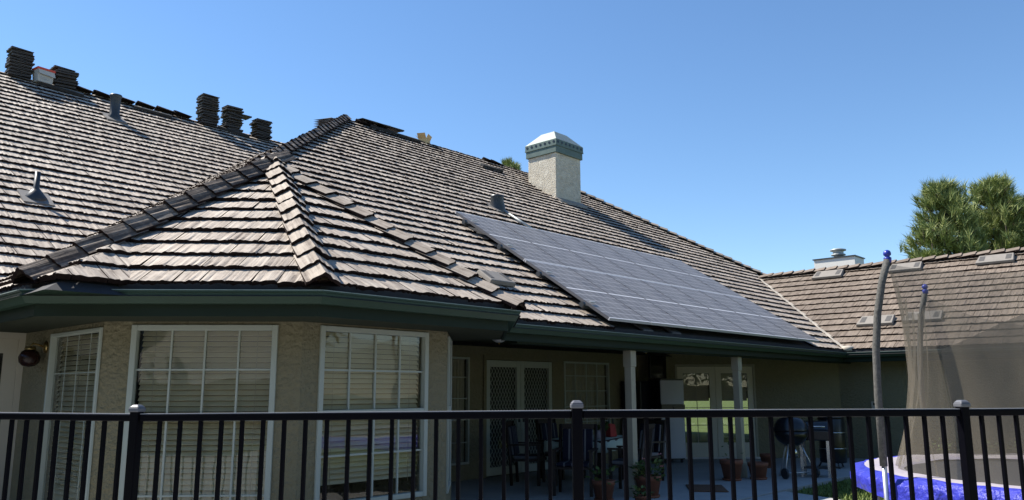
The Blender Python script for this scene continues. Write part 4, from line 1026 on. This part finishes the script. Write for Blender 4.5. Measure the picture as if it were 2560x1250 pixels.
def Tw(x, y, z=0): return h2w((x, y, z))
tvc = W4.p(W4.u_of(1632, 900)[0]-.12, 1.96, .30)
tv = thing('television', 'black flat television mounted high on the patio wall', 'television', Tw(*tvc), TH)
b = MB(); b.box(-.50, .42, -.03, .03, -.22, .30); bevel(b.build('body', M_BLACK, tv), .008)
b = MB(); b.box(-.48, .40, -.034, -.031, -.20, .28); b.build('screen', mat('tv_screen', (.004, .004, .005), .15), tv)
b = MB(); b.box(-.1, .1, .031, .26, -.05, .1); b.build('bracket', M_BLACKM, tv)
b = MB(); b.box(-.46, .40, -.06, .02, -.27, -.235); b.build('sound_bar', mat('sound_bar', (.06, .06, .06), .6), tv)
# refrigerator
fz = hz(1681, 1157, 0); fr = thing('refrigerator', 'white top freezer refrigerator with black sides standing by the french doors', 'refrigerator', Tw(fz.x+.1, fz.y+.15, 0), TH-R_(34)); fr.scale = (.86, 1, 1)
b = MB(); b.box(-.30, .30, -.26, .30, .07, 1.70); bevel(b.build('cabinet', M_BLACK, fr), .01)
for nm, z0, z1 in (('freezer_door', 1.20, 1.69), ('door', .10, 1.10)):
    b = MB()
    n_ = 9
    for i in range(n_):
        a, c = [-.30+.60*k/n_ for k in (i, i+1)]; fa_, fc_ = [-.30-.045*(1-(2*k/n_-1)**2) for k in (i, i+1)]
        b.hexa([(a, fa_, z0), (c, fc_, z0), (c, -.265, z0), (a, -.265, z0), (a, fa_, z1), (c, fc_, z1), (c, -.265, z1), (a, -.265, z1)])
    d_ = b.build(nm, M_FRIDGE, fr)
    b = MB(); b.box(.0, .28, -.37, -.33, (1.14 if z0 > 1 else 1.10), (1.165 if z0 > 1 else 1.13)); b.build('handle', M_BLACK, d_)
b = MB(); b.box(-.305, .305, -.335, -.265, 1.105, 1.195); b.build('middle_band', M_BLACK, fr)
b = MB(); b.box(-.30, .30, -.33, .34, 1.70, 1.725); b.build('top_lid', M_BLACK, fr)
for x in (-.24, .24):
    for y in (-.2, .28): b = MB(); b.lathe([(.035, -.02), (.035, .02)], 12); o = b.build('wheel', M_BLACKM, fr); o.matrix_local = Matrix.Translation((x, y, .036)) @ Matrix.Rotation(math.pi/2, 4, 'Y')
# tall black cabinet left of the refrigerator
cb = thing('cabinet', 'tall black cabinet in the dark patio corner behind the refrigerator', 'cabinet', Tw(12.75, 3.3, 0), TH)
b = MB(); b.box(-.42, .42, -.25, .25, .06, 1.68); bevel(b.build('body', M_BLACK, cb), .01)
for k in (-1, 1):
    b = MB(); b.box(min(0, k*.41)+.004, max(0, k*.41)-.004, -.27, -.252, .09, 1.65); d_ = b.build('door', mat('cab_%d' % k, (.006, .006, .01), .4), cb)
    b = MB(); b.box(k*.05-.008, k*.05+.008, -.30, -.272, .8, 1.1); b.build('handle', M_STEEL, d_)
b = MB(); b.box(-.40, .40, -.22, .23, 0, .06); b.build('plinth', M_BLACKM, cb)

# ---------------------------------------------------------------- dining set
tcx, tcy = 8.85, 1.75
tb = thing('patio_table', 'dark wooden patio table under a pale green cloth', 'table', Tw(tcx, tcy), TH+R_(18))
b = MB(); b.box(-.78, .78, -.48, .48, .69, .725); bevel(b.build('table_top', M_WOODD, tb), .006)
for x in (-.68, .68):
    for y in (-.38, .38): b = MB(); b.box(x-.04, x+.04, y-.04, y+.04, 0, .69); b.build('leg', M_WOODD, tb)
b = MB(); b.box(-.66, .66, -.36, -.33, .60, .69); b.build('apron', M_WOODD, tb); b = MB(); b.box(-.66, .66, .33, .36, .60, .69); b.build('apron', M_WOODD, tb)
b = MB(); nx_, ny_ = 24, 16; X0, X1, Y0, Y1 = -.98, .98, -.68, .68
for i in range(nx_+1):
    for j in range(ny_+1):
        x, y = X0+(X1-X0)*i/nx_, Y0+(Y1-Y0)*j/ny_; ex, ey = max(0, abs(x)-.785), max(0, abs(y)-.485); dr_ = max(ex, ey)+.35*min(ex, ey)
        fx = math.copysign(min(abs(x), .787+.10*dr_+.02*math.sin(y*17)*(ex > 0)), x); fy = math.copysign(min(abs(y), .487+.10*dr_+.02*math.sin(x*15)*(ey > 0)), y)
        b.v.append((fx, fy, .731-dr_*.95))
for i in range(nx_):
    for j in range(ny_): k = i*(ny_+1)+j; b.sm.add(len(b.f)); b.f.append((k, k+ny_+1, k+ny_+2, k+1))
o = b.build('tablecloth', M_CLOTH); tag(o, 'pale green cloth draped over the patio table', 'tablecloth'); o.location = tb.location; o.rotation_euler = tb.rotation_euler
sm_ = o.modifiers.new('solid', 'SOLIDIFY'); sm_.thickness = .003
def chair():
    t = thing('patio_chair', '', 'chair'); wd = .27
    for x in (-wd, wd):
        b = MB(); b.bar((x, -.24, 0), (x, -.24, .62), .045, .045, (0, 1, 0)); b.build('leg', M_WOODD, t)
        b = MB(); b.tube([(x, .20, 0), (x, .22, .42), (x, .30, .98)], .026, 6); b.build('leg', M_WOODD, t)
        b = MB(); b.box(x-.035, x+.035, -.28, .27, .62, .645); b.build('arm', M_WOODD, t)
    b = MB(); b.box(-.26, .26, -.26, .22, .37, .40); b.build('seat', M_WOODD, t)
    for k in range(6):
        x = -.20+.08*k; b = MB(); b.bar((x, .235, .44), (x, .30, .93), .045, .015, (0, 1, .1)); b.build('back_slat', M_WOODD, t)
    b = MB(); b.bar((-.28, .305, .955), (.28, .305, .955), .03, .07); b.build('top_rail', M_WOODD, t)
    b = MB(); b.box(-.24, .24, -.25, .17, .402, .46); o = b.build('seat_cushion', M_STRIPE, t); bevel(o, .02, 3)
    b = MB(); b.hexa([(-.23, .15, .46), (.23, .15, .46), (.23, .212, .46), (-.23, .212, .46), (-.23, .215, .92), (.23, .215, .92), (.23, .275, .92), (-.23, .275, .92)]); o = b.build('back_cushion', M_STRIPE, t); bevel(o, .02, 3)
    return t
ch0 = chair(); cp = [(7.55, 1.05, -62, 'dark slatted patio chair with striped cushion at the end of the table towards the bay'),
    (8.05, 2.45, 32, 'dark slatted patio chair at the table corner in front of the screen doors'),
    (9.15, 2.65, 5, 'dark patio chair with striped cushion behind the table below the window'),
    (8.35, .62, 200, 'dark patio chair with its back to the yard at the table'),
    (9.75, 1.35, -100, 'dark slatted patio chair between the porch post and the refrigerator')]
for k, (x, y, a, lb) in enumerate(cp):
    o = ch0 if k == 0 else copy_tree(ch0); o['label'] = lb; o['category'] = 'chair'; o['group'] = 'chairs around the patio table'
    o.location = Tw(x, y); o.rotation_euler[2] = TH+R_(a)
def leaves(b, c, n, spread, h, size, seed, droop=.3):
    r = random.Random(seed)
    for k in range(n):
        a = r.uniform(0, 6.28); rr = spread*math.sqrt(r.random()); z = h*r.random()
        p = Vector(c)+Vector((rr*math.cos(a), rr*math.sin(a), z)); d = Vector((math.cos(a), math.sin(a), r.uniform(-droop, 1))).normalized()*size*r.uniform(.6, 1.2); s_ = d.cross(Vector((r.uniform(-1, 1), r.uniform(-1, 1), 1))).normalized()*size*.25
        b.quad(p, p+d*.5+s_, p+d, p+d*.5-s_)
tz = .735
def succulent(px, py, label, pot_m, r0, h0, leafn, lz):
    c = hz(px, py, tz); t = thing('potted_plant', label, 'plant', (*Tw(c.x, c.y)[:2], tz))
    b = MB(); b.lathe([(r0*.85, 0), (r0, h0), (r0*.9, h0), (r0*.85, h0-.02)], 18); b.build('pot', pot_m, t)
    b = MB(); leaves(b, (0, 0, h0-.02), leafn, r0*.7, .06, lz, 3, -.2); b.build('leaves', M_LEAF, t)
succulent(1499, 1098, 'spiky green plant in a pale pot on the patio table', mat('pale_pot', (.42, .38, .40), .7), .085, .14, 40, .13)
succulent(1462, 1097, 'small terracotta pot on the patio table', M_TERRA, .045, .07, 8, .05)
c = hz(1545, 1092, tz); t = thing('gift_bag', 'red cloth bag with dark handles on the patio table beside the post', 'bag', (*Tw(c.x-.05, c.y+.1)[:2], tz), TH)
b = MB(); b.hexa([(-.09, -.06, 0), (.09, -.06, 0), (.09, .06, 0), (-.09, .06, 0), (-.07, -.03, .22), (.08, -.03, .20), (.08, .03, .20), (-.07, .03, .22)]); bevel(b.build('body', M_RED2, t), .015, 3)
b = MB(); b.tube([(-.06, 0, .2), (-.05, 0, .29), (0, 0, .32), (.05, 0, .29), (.06, 0, .2)], .012, 6); b.build('handle', M_BLACKM, t)

# ---------------------------------------------------------------- planters, mat
def planter(px, py, r0, h0, label, leafn=0, ls=.1, lh=.25, ms=0, petals=0, group=None):
    w_ = atz(px, py, 0); t = thing('planter', label, 'planter', (w_.x, w_.y+r0*.7, 0))
    b = MB(); b.lathe([(r0*.68, 0), (r0*.93, h0*.78), (r0*1.0, h0*.78), (r0*1.02, h0), (r0*.9, h0), (r0*.85, h0*.85), (.01, h0*.85)], 24); b.build('pot', M_TERRA, t)
    b = MB(); b.lathe([(r0*.78, 0), (r0*.86, .035), (r0*.6, .03)], 20); b.build('saucer', M_TERRA, t)
    b = MB(); b.lathe([(.005, h0*.86), (r0*.86, h0*.87), (.005, h0*.9)], 16); b.build('soil', M_SOIL, t)
    if leafn: b = MB(); leaves(b, (0, 0, h0*.85), leafn, r0*1.05, lh, ls, int(px)); b.build('foliage', M_LEAF, t)
    if petals:
        r = random.Random(int(px)); 
        for k in range(petals):
            b = MB(); p = (r.uniform(-1, 1)*r0*1.2, r.uniform(-1, 1)*r0, h0+lh*r.uniform(.5, 1.3)); leaves(b, p, 10, .012, .02, .03, k); fo = b.build('flower', M_PETAL, t)
            b = MB(); b.tube([(p[0]*.4, p[1]*.4, h0*.85), p], .003, 5); b.build('stem', M_LEAFY, t)
    return t
planter(1836, 1203, .19, .34, 'large terracotta planter with a bare red stemmed plant beside the porch post', 12, .08, .4)
planter(1902, 1200, .17, .28, 'wide terracotta planter on the grill side of the porch post', 0)
planter(1925, 1170, .15, .26, 'terracotta planter standing behind the porch post near the french doors', 0)
planter(1626, 1246, .19, .30, 'terracotta planter with bushy green leaves and pink flowers by the porch post', 160, .09, .22, petals=5)
planter(1512, 1256, .16, .28, 'terracotta planter with a dry spiky plant in front of the table', 30, .12, .2)
planter(1607, 1268, .10, .14, 'small terracotta pot of yellow green leaves at the foot of the porch post', 60, .07, .12)
w_ = atz(1766, 1222, 0); dm = MB(); dm.box(-.42, .42, -.28, .28, .003, .018); o = dm.build('doormat', M_MATTE); tag(o, 'brown coir doormat lying on the patio concrete', 'mat'); o.location = w_; o.rotation_euler[2] = TH+R_(35); bevel(o, .006)

# ---------------------------------------------------------------- grills
w_ = atz(1992, 1196, 0); kg = thing('kettle_grill', 'black kettle charcoal grill on tripod legs with wheels', 'grill', (w_.x, w_.y+.15, 0), R_(20))
b = MB(); b.lathe([(.02, .52), (.12, .54), (.22, .61), (.275, .70), (.29, .79), (.285, .79), (.26, .70), (.02, .56)], 32); b.build('bowl', M_BLACK, kg)
b = MB(); b.lathe([(.297, .79), (.297, .805), (.27, .90), (.20, .985), (.10, 1.025), (.01, 1.03)], 32); ld = b.build('lid', M_BLACK, kg)
b = MB(); b.tube([(-.06, 0, 1.02), (-.06, 0, 1.08), (.06, 0, 1.08), (.06, 0, 1.02)], .011, 8); b.build('handle', M_BLACKM, ld)
b = MB(); b.lathe([(.035, 0), (.035, .006), (.008, .008)], 12, (.13, -.08, .985)); b.build('damper', M_STEEL, ld)
b = MB(); b.lathe([(.09, .34), (.10, .44), (.06, .52)], 18); b.build('ash_catcher', M_STEEL, kg)
for a in (90, 210, 330):
    d_ = Vector((math.cos(R_(a)), math.sin(R_(a)), 0)); b = MB(); b.tube([d_*.14+Vector((0, 0, .58)), d_*.36+Vector((0, 0, .09 if a != 90 else 0))], .013, 8); b.build('leg', M_ALU, kg)
    if a != 90: b = MB(); b.lathe([(.085, -.02), (.09, -.012), (.09, .012), (.085, .02)], 20); o = b.build('wheel', M_BLACKM, kg); o.matrix_local = Matrix.Translation(d_*.37+Vector((0, 0, .092))) @ Matrix.Rotation(math.pi/2, 4, 'Y')
b = MB(); b.tube([(-.31, -.18, .10), (.31, -.18, .10)], .009, 6); b.build('axle', M_ALU, kg)
w_ = atz(2058, 1195, 0); gg = thing('gas_grill', 'small black gas grill cart with steel legs next to the kettle grill', 'grill', (w_.x, w_.y+.25, 0), TH-R_(75))
b = MB(); b.box(-.26, .26, -.2, .2, .62, .80); bevel(b.build('firebox', M_BLACK, gg), .02, 3)
b = MB(); b.hexa([(-.27, -.21, .80), (.27, -.21, .80), (.27, .21, .80), (-.27, .21, .80), (-.26, -.08, .93), (.26, -.08, .93), (.26, .15, .95), (-.26, .15, .95)]); bevel(b.build('lid', M_BLACK, gg), .02, 3)
b = MB(); b.box(-.52, -.28, -.18, .18, .78, .80); b.build('side_shelf', M_STEEL, gg)
b = MB(); b.tube([(-.2, -.23, .86), (.2, -.23, .86)], .012, 8); b.build('handle', M_STEEL, gg)
for x in (-.22, .22):
    for y in (-.16, .16): b = MB(); b.bar((x, y, 0), (x, y, .62), .05, .03, (0, 1, 0)); b.build('leg', M_STEEL, gg)
b = MB(); b.box(-.22, .22, -.16, .16, .14, .16); b.build('lower_shelf', M_BLACKM, gg)
w_ = atz(2098, 1172, 0); sm2 = thing('barrel_smoker', 'black barrel smoker with steel bands against the stucco wall', 'smoker', (w_.x, w_.y+.25, 0))
b = MB(); b.lathe([(.24, .10), (.25, .12), (.25, .92), (.24, .94)], 28); b.build('barrel', M_BLACK, sm2)
for z in (.36, .66): b = MB(); b.lathe([(.253, z), (.256, z+.01), (.253, z+.02)], 28); b.build('band', M_STEEL, sm2)
b = MB(); b.lathe([(.255, .94), (.25, .97), (.12, 1.02), (.01, 1.03)], 28); ld = b.build('lid', M_BLACK, sm2); b = MB(); b.tube([(-.06, 0, 1.02), (-.05, 0, 1.07), (.05, 0, 1.07), (.06, 0, 1.02)], .01, 8); b.build('handle', M_STEEL, ld)
for a in (30, 150, 270): b = MB(); d_ = Vector((math.cos(R_(a)), math.sin(R_(a)), 0)); b.tube([d_*.2+Vector((0, 0, .14)), d_*.28], .016, 8); b.build('leg', M_BLACKM, sm2)

# ---------------------------------------------------------------- planting
def shrub(px, py, label, n, sp, h, ls, z=-.05):
    w_ = atz(px, py, z); t = thing('shrub', label, 'shrub', w_)
    b = MB()
    for k in range(7):
        a = k*.9; b.tube([(0, 0, 0), (sp*.3*math.cos(a), sp*.3*math.sin(a), h*.5), (sp*.6*math.cos(a), sp*.6*math.sin(a), h*.9)], [.012, .008, .003], 5)
    b.build('stems', M_BARK, t); b = MB(); leaves(b, (0, 0, .05), n, sp, h, ls, int(px)); b.build('foliage', M_LEAF, t)
def on_bed(y_h, dx=.45): p = h2w((16.5-dx, y_h, 0)); return p
for k, (yh, lb, n, sp, h) in enumerate(((-1.6, 'small loose shrub at the foot of the wing wall past the barrel smoker', 160, .22, .5), (-2.75, 'low sunlit shrub seen through the net behind the far trampoline pole', 200, .28, .5), (-4.6, 'yellow green shrub by the wing wall behind the trampoline mat', 240, .35, .7))):
    p = on_bed(yh); t = thing('shrub', lb, 'shrub', (p.x, p.y, -.05)); b = MB()
    for q in range(7): a = q*.9; b.tube([(0, 0, 0), (sp*.3*math.cos(a), sp*.3*math.sin(a), h*.5), (sp*.6*math.cos(a), sp*.6*math.sin(a), h*.9)], [.012, .008, .003], 5)
    b.build('stems', M_BARK, t); b = MB(); leaves(b, (0, 0, .03), n, sp, h, .09, 60+k); b.build('foliage', M_LEAF, t)
# grass blades on the visible lawn
gr = random.Random(3); b = MB()
for k in range(26000):
    x, y = gr.uniform(4.2, 9.5), gr.uniform(6.0, 15.5)
    h = w2h((x, y, 0))
    if h.y > -1.08 or h.x > 16.3: continue
    if x < 5.35-.155*(y-6.5)-.03: continue
    if gr.random() < .0: continue
    a = gr.uniform(0, 6.28); hh = gr.uniform(.03, .075); wd = .006+.0006*y; dx, dy = math.cos(a)*wd, math.sin(a)*wd; lx, ly = gr.uniform(-.03, .03), gr.uniform(-.03, .03)
    b.v += [(x-dx, y-dy, -.05), (x+dx, y+dy, -.05), (x+lx, y+ly, -.05+hh)]; n = len(b.v); b.f.append((n-3, n-2, n-1))
o = b.build('grass', M_GRASSB, kind='stuff'); tag(o, 'short green lawn grass under and beside the trampoline', 'grass')
# pines behind the wing
def pine(base, H, crown0, wid, seed, label, tufts=1100, nl=.34, group='pines behind the wing'):
    r = random.Random(seed); t = thing('pine_tree', label, 'tree', base, group=group)
    b = MB(); b.tube([(0, 0, 0), (.1, .05, H*.5), (.0, .1, H*.97)], [.28, .18, .03], 9); b.build('trunk', M_BARK, t)
    br = MB(); nd = MB()
    def tuft(p, d, ln, n=20):
        d = d.normalized(); s0 = d.orthogonal().normalized(); s1 = d.cross(s0)
        for k in range(n):
            a = r.uniform(0, 6.28); sp = r.uniform(.15, .75); v = (d+(s0*math.cos(a)+s1*math.sin(a))*sp-Vector((0, 0, .35*sp))).normalized()*ln*r.uniform(.7, 1.15)
            q = v.cross(Vector((r.uniform(-1, 1), r.uniform(-1, 1), r.uniform(-1, 1)))).normalized()*.016
            o_ = d*ln*r.uniform(-.5, .1); n0 = len(nd.v); nd.v += [tuple(p+o_-q), tuple(p+o_+q), tuple(p+o_+v)]; nd.f.append((n0, n0+1, n0+2))
    nb = tufts//9
    for k in range(nb):
        f_ = r.random()**.8; z = crown0+(H-crown0)*f_; rad = wid*(1-f_)**.5*r.uniform(.5, 1.08)+.25; a = r.uniform(0, 6.28); up = rad*r.uniform(.05, .45)
        p0 = Vector((0, .05, z)); p1 = p0+Vector((rad*.6*math.cos(a), rad*.6*math.sin(a), up*.2)); p2 = p0+Vector((rad*math.cos(a), rad*math.sin(a), up))
        br.tube([p0, p1, p2], [.05, .03, .012], 4, False)
        for j in range(9):
            tt = .35+.65*r.random(); p = p0.lerp(p1, tt*2) if tt < .5 else p1.lerp(p2, tt*2-1)
            off = Vector((r.uniform(-1, 1), r.uniform(-1, 1), r.uniform(-.5, .9)))*.28; d = (p2-p1).normalized()*.5+Vector((r.uniform(-.6, .6), r.uniform(-.6, .6), r.uniform(.3, 1.2)))
            br.tube([p, p+off], [.012, .008], 3, False); tuft(p+off, d, nl)
    for k in range(16):
        a = r.uniform(0, 6.28); rr_ = wid*.75*r.random(); p = Vector((rr_*math.cos(a), rr_*math.sin(a), crown0+(H-crown0)*(1-.45*(rr_/wid)**1.3)+r.uniform(-.3, .35))); br.tube([p-Vector((0, 0, 1.0)), p], [.03, .014], 4, False)
        for q in range(5): tuft(p-Vector((0, 0, .14*q)), Vector((0, 0, 1)), nl)
    br.build('branches', M_BARK, t); nd.build('crown', M_NEEDLE, t, kind='stuff')
def dirp(px, D): d = ray(px, 640); k = D/d.y; return Vector((d.x*k, D, -.05))
def topz(px, py, D): d = ray(px, py); return CH+d.z*D/d.y+.05
D1 = 34
pine(dirp(2372, D1), topz(2372, 476, D1), 3.0, 2.05, 3, 'bushy long needled pine at the open sky side behind the wing roof', 1900, .46)
pine(dirp(2500, D1+2), topz(2505, 462, D1+2), 3.0, 2.5, 8, 'taller long needled pine with a bare leader behind the wing roof', 2200, .46)
pine(dirp(2600, D1+3), topz(2600, 500, D1+3), 3.0, 2.6, 12, 'long needled pine cut by the edge of the picture behind the wing roof', 1500, .46)
D2 = 60; pine(dirp(1275, D2), topz(1275, 408, D2), topz(1275, 430, D2)-2, 1.1, 21, 'distant pine tip peeking over the main ridge by the chimney', 300, .4, group=None)

# ---------------------------------------------------------------- the yard behind the camera (reflected in the panes; trees and fence partly added to darken them)
def leaf_tree(base, H, wid, seed, label, n=5200):
    r = random.Random(seed); t = thing('garden_tree', label, 'tree', base, group='garden trees behind the yard'); b = MB(); b.tube([(0, 0, 0), (.15, 0, H*.3), (0, .1, H*.62)], [.2, .15, .06], 8)
    for k in range(7): a = k*.9; b.tube([(0, 0, H*.3), (wid*.5*math.cos(a), wid*.5*math.sin(a), H*.6)], [.09, .03], 6)
    b.build('trunk', M_BARK, t); b = MB(); cl = [(Vector((r.uniform(-1, 1)*wid*.7, r.uniform(-1, 1)*wid*.7, H*r.uniform(.32, .88))), wid*r.uniform(.3, .5)) for _ in range(18)]
    for k in range(n):
        c, rr = r.choice(cl); d = Vector((r.gauss(0, 1), r.gauss(0, 1), r.gauss(0, 1))).normalized(); p = c+d*rr*r.random()**.33; e1 = Vector((r.gauss(0, 1), r.gauss(0, 1), r.gauss(0, 1))).normalized()*.17; e2 = e1.cross(d).normalized()*.09
        b.quad(p-e1, p+e2, p+e1, p-e2)
    b.build('crown', M_LEAF, t, kind='stuff')
for k, (x, y, H, wd) in enumerate(((13, -6, 8.5, 3.6), (6.5, -13, 9.5, 4.0), (20, 1.5, 8.5, 3.6), (-1.5, -17, 8, 3.6), (16.5, -1.5, 7.5, 3.2), (-13, -1, 6.5, 3.0), (-15, 4.5, 6.5, 3.0), (-12.5, -7, 7, 3.2), (10, -10, 8, 3.4))):  # row cuts skylight on the facade; left trees added to darken the side panes
    leaf_tree((x, y, -.05), H, wd, 40+k, 'green garden tree %s, outside the picture' % ('beside the wing end', 'behind the board fence', 'across the lawn from the wing wall', 'behind the pool house corner', 'on the lawn past the trampoline', 'added beside the door wall to darken the panes', 'added at the far side of the door wall to darken the panes', 'added next to the pool house to darken the panes', 'by the corner of the board fence')[k])
wf = thing('reflection_fence', 'brown vertical board fence added at the back of the yard as dark reflection for the panes', 'fence', (4, -9, -.05))  # unseen fence, added to give the panes something dark to reflect
for k in range(110):
    x = -16+k*.3; b = MB(); b.box(-.145, .145, -.01, .01, 0, 1.8); o = b.build('board', M_WOODF, wf); o.location = (x, 0, rnd.uniform(-.01, .01))
b = MB(); b.box(-16, 17, .012, .05, .4, .5); b.build('rail', M_WOODF, wf); b = MB(); b.box(-16, 17, .012, .05, 1.3, 1.4); b.build('rail', M_WOODF, wf)
ph = thing('pool_house', 'white walled pool house with brown roof, mirrored in the bay window', 'house', (-7.5, -13.5, -.05), R_(10))
b = MB(); b.box(-4, 4, -3, 3, 0, 2.6); b.quad((-4, 3, 2.6), (4, 3, 2.6), (0, 3, 5.4)); b.quad((4, -3, 2.6), (-4, -3, 2.6), (0, -3, 5.4)); b.build('wall', M_WWALL, ph)
b = MB(); b.hexa([(-4.5, -3.4, 2.3), (0, -3.4, 5.45), (0, 3.4, 5.45), (-4.5, 3.4, 2.3), (-4.5, -3.4, 2.45), (0, -3.4, 5.6), (0, 3.4, 5.6), (-4.5, 3.4, 2.45)]); b.hexa([(0, -3.4, 5.45), (4.5, -3.4, 2.3), (4.5, 3.4, 2.3), (0, 3.4, 5.45), (0, -3.4, 5.6), (4.5, -3.4, 2.45), (4.5, 3.4, 2.45), (0, 3.4, 5.6)]); b.build('roof', M_WOODF, ph)

# overlapping entrance flap of the net: a second layer on the far side, its edge climbing towards the open side
b = MB(); pts = [(2352, 874), (2385, 862), (2420, 846), (2460, 828), (2500, 809), (2540, 792), (2580, 777), (2640, 760), (2700, 748)]
cols_ = []
for px, py in pts:
    d = ray(px, py); rr = 1.70; ox, oy = -TC.x, -TC.y
    A_ = d.x**2+d.y**2; B_ = 2*(ox*d.x+oy*d.y); C_ = ox*ox+oy*oy-rr*rr; t_ = (-B_+math.sqrt(max(0, B_*B_-4*A_*C_)))/(2*A_)
    p = Vector((d.x*t_-TC.x, d.y*t_-TC.y, CH+d.z*t_-TC.z)); cols_.append(p)
for p in cols_:
    for j in range(9):
        s_ = j/8; k = 1.58+(1.70-1.58)*s_; v2 = Vector((p.x, p.y)).normalized()*k; b.v.append((v2.x, v2.y, .88+(p.z-.88)*s_))
for i in range(len(cols_)-1):
    for j in range(8): k = i*9+j; b.sm.add(len(b.f)); b.f.append((k, k+9, k+10, k+1))
b.build('net_flap', M_NET2, tramp)
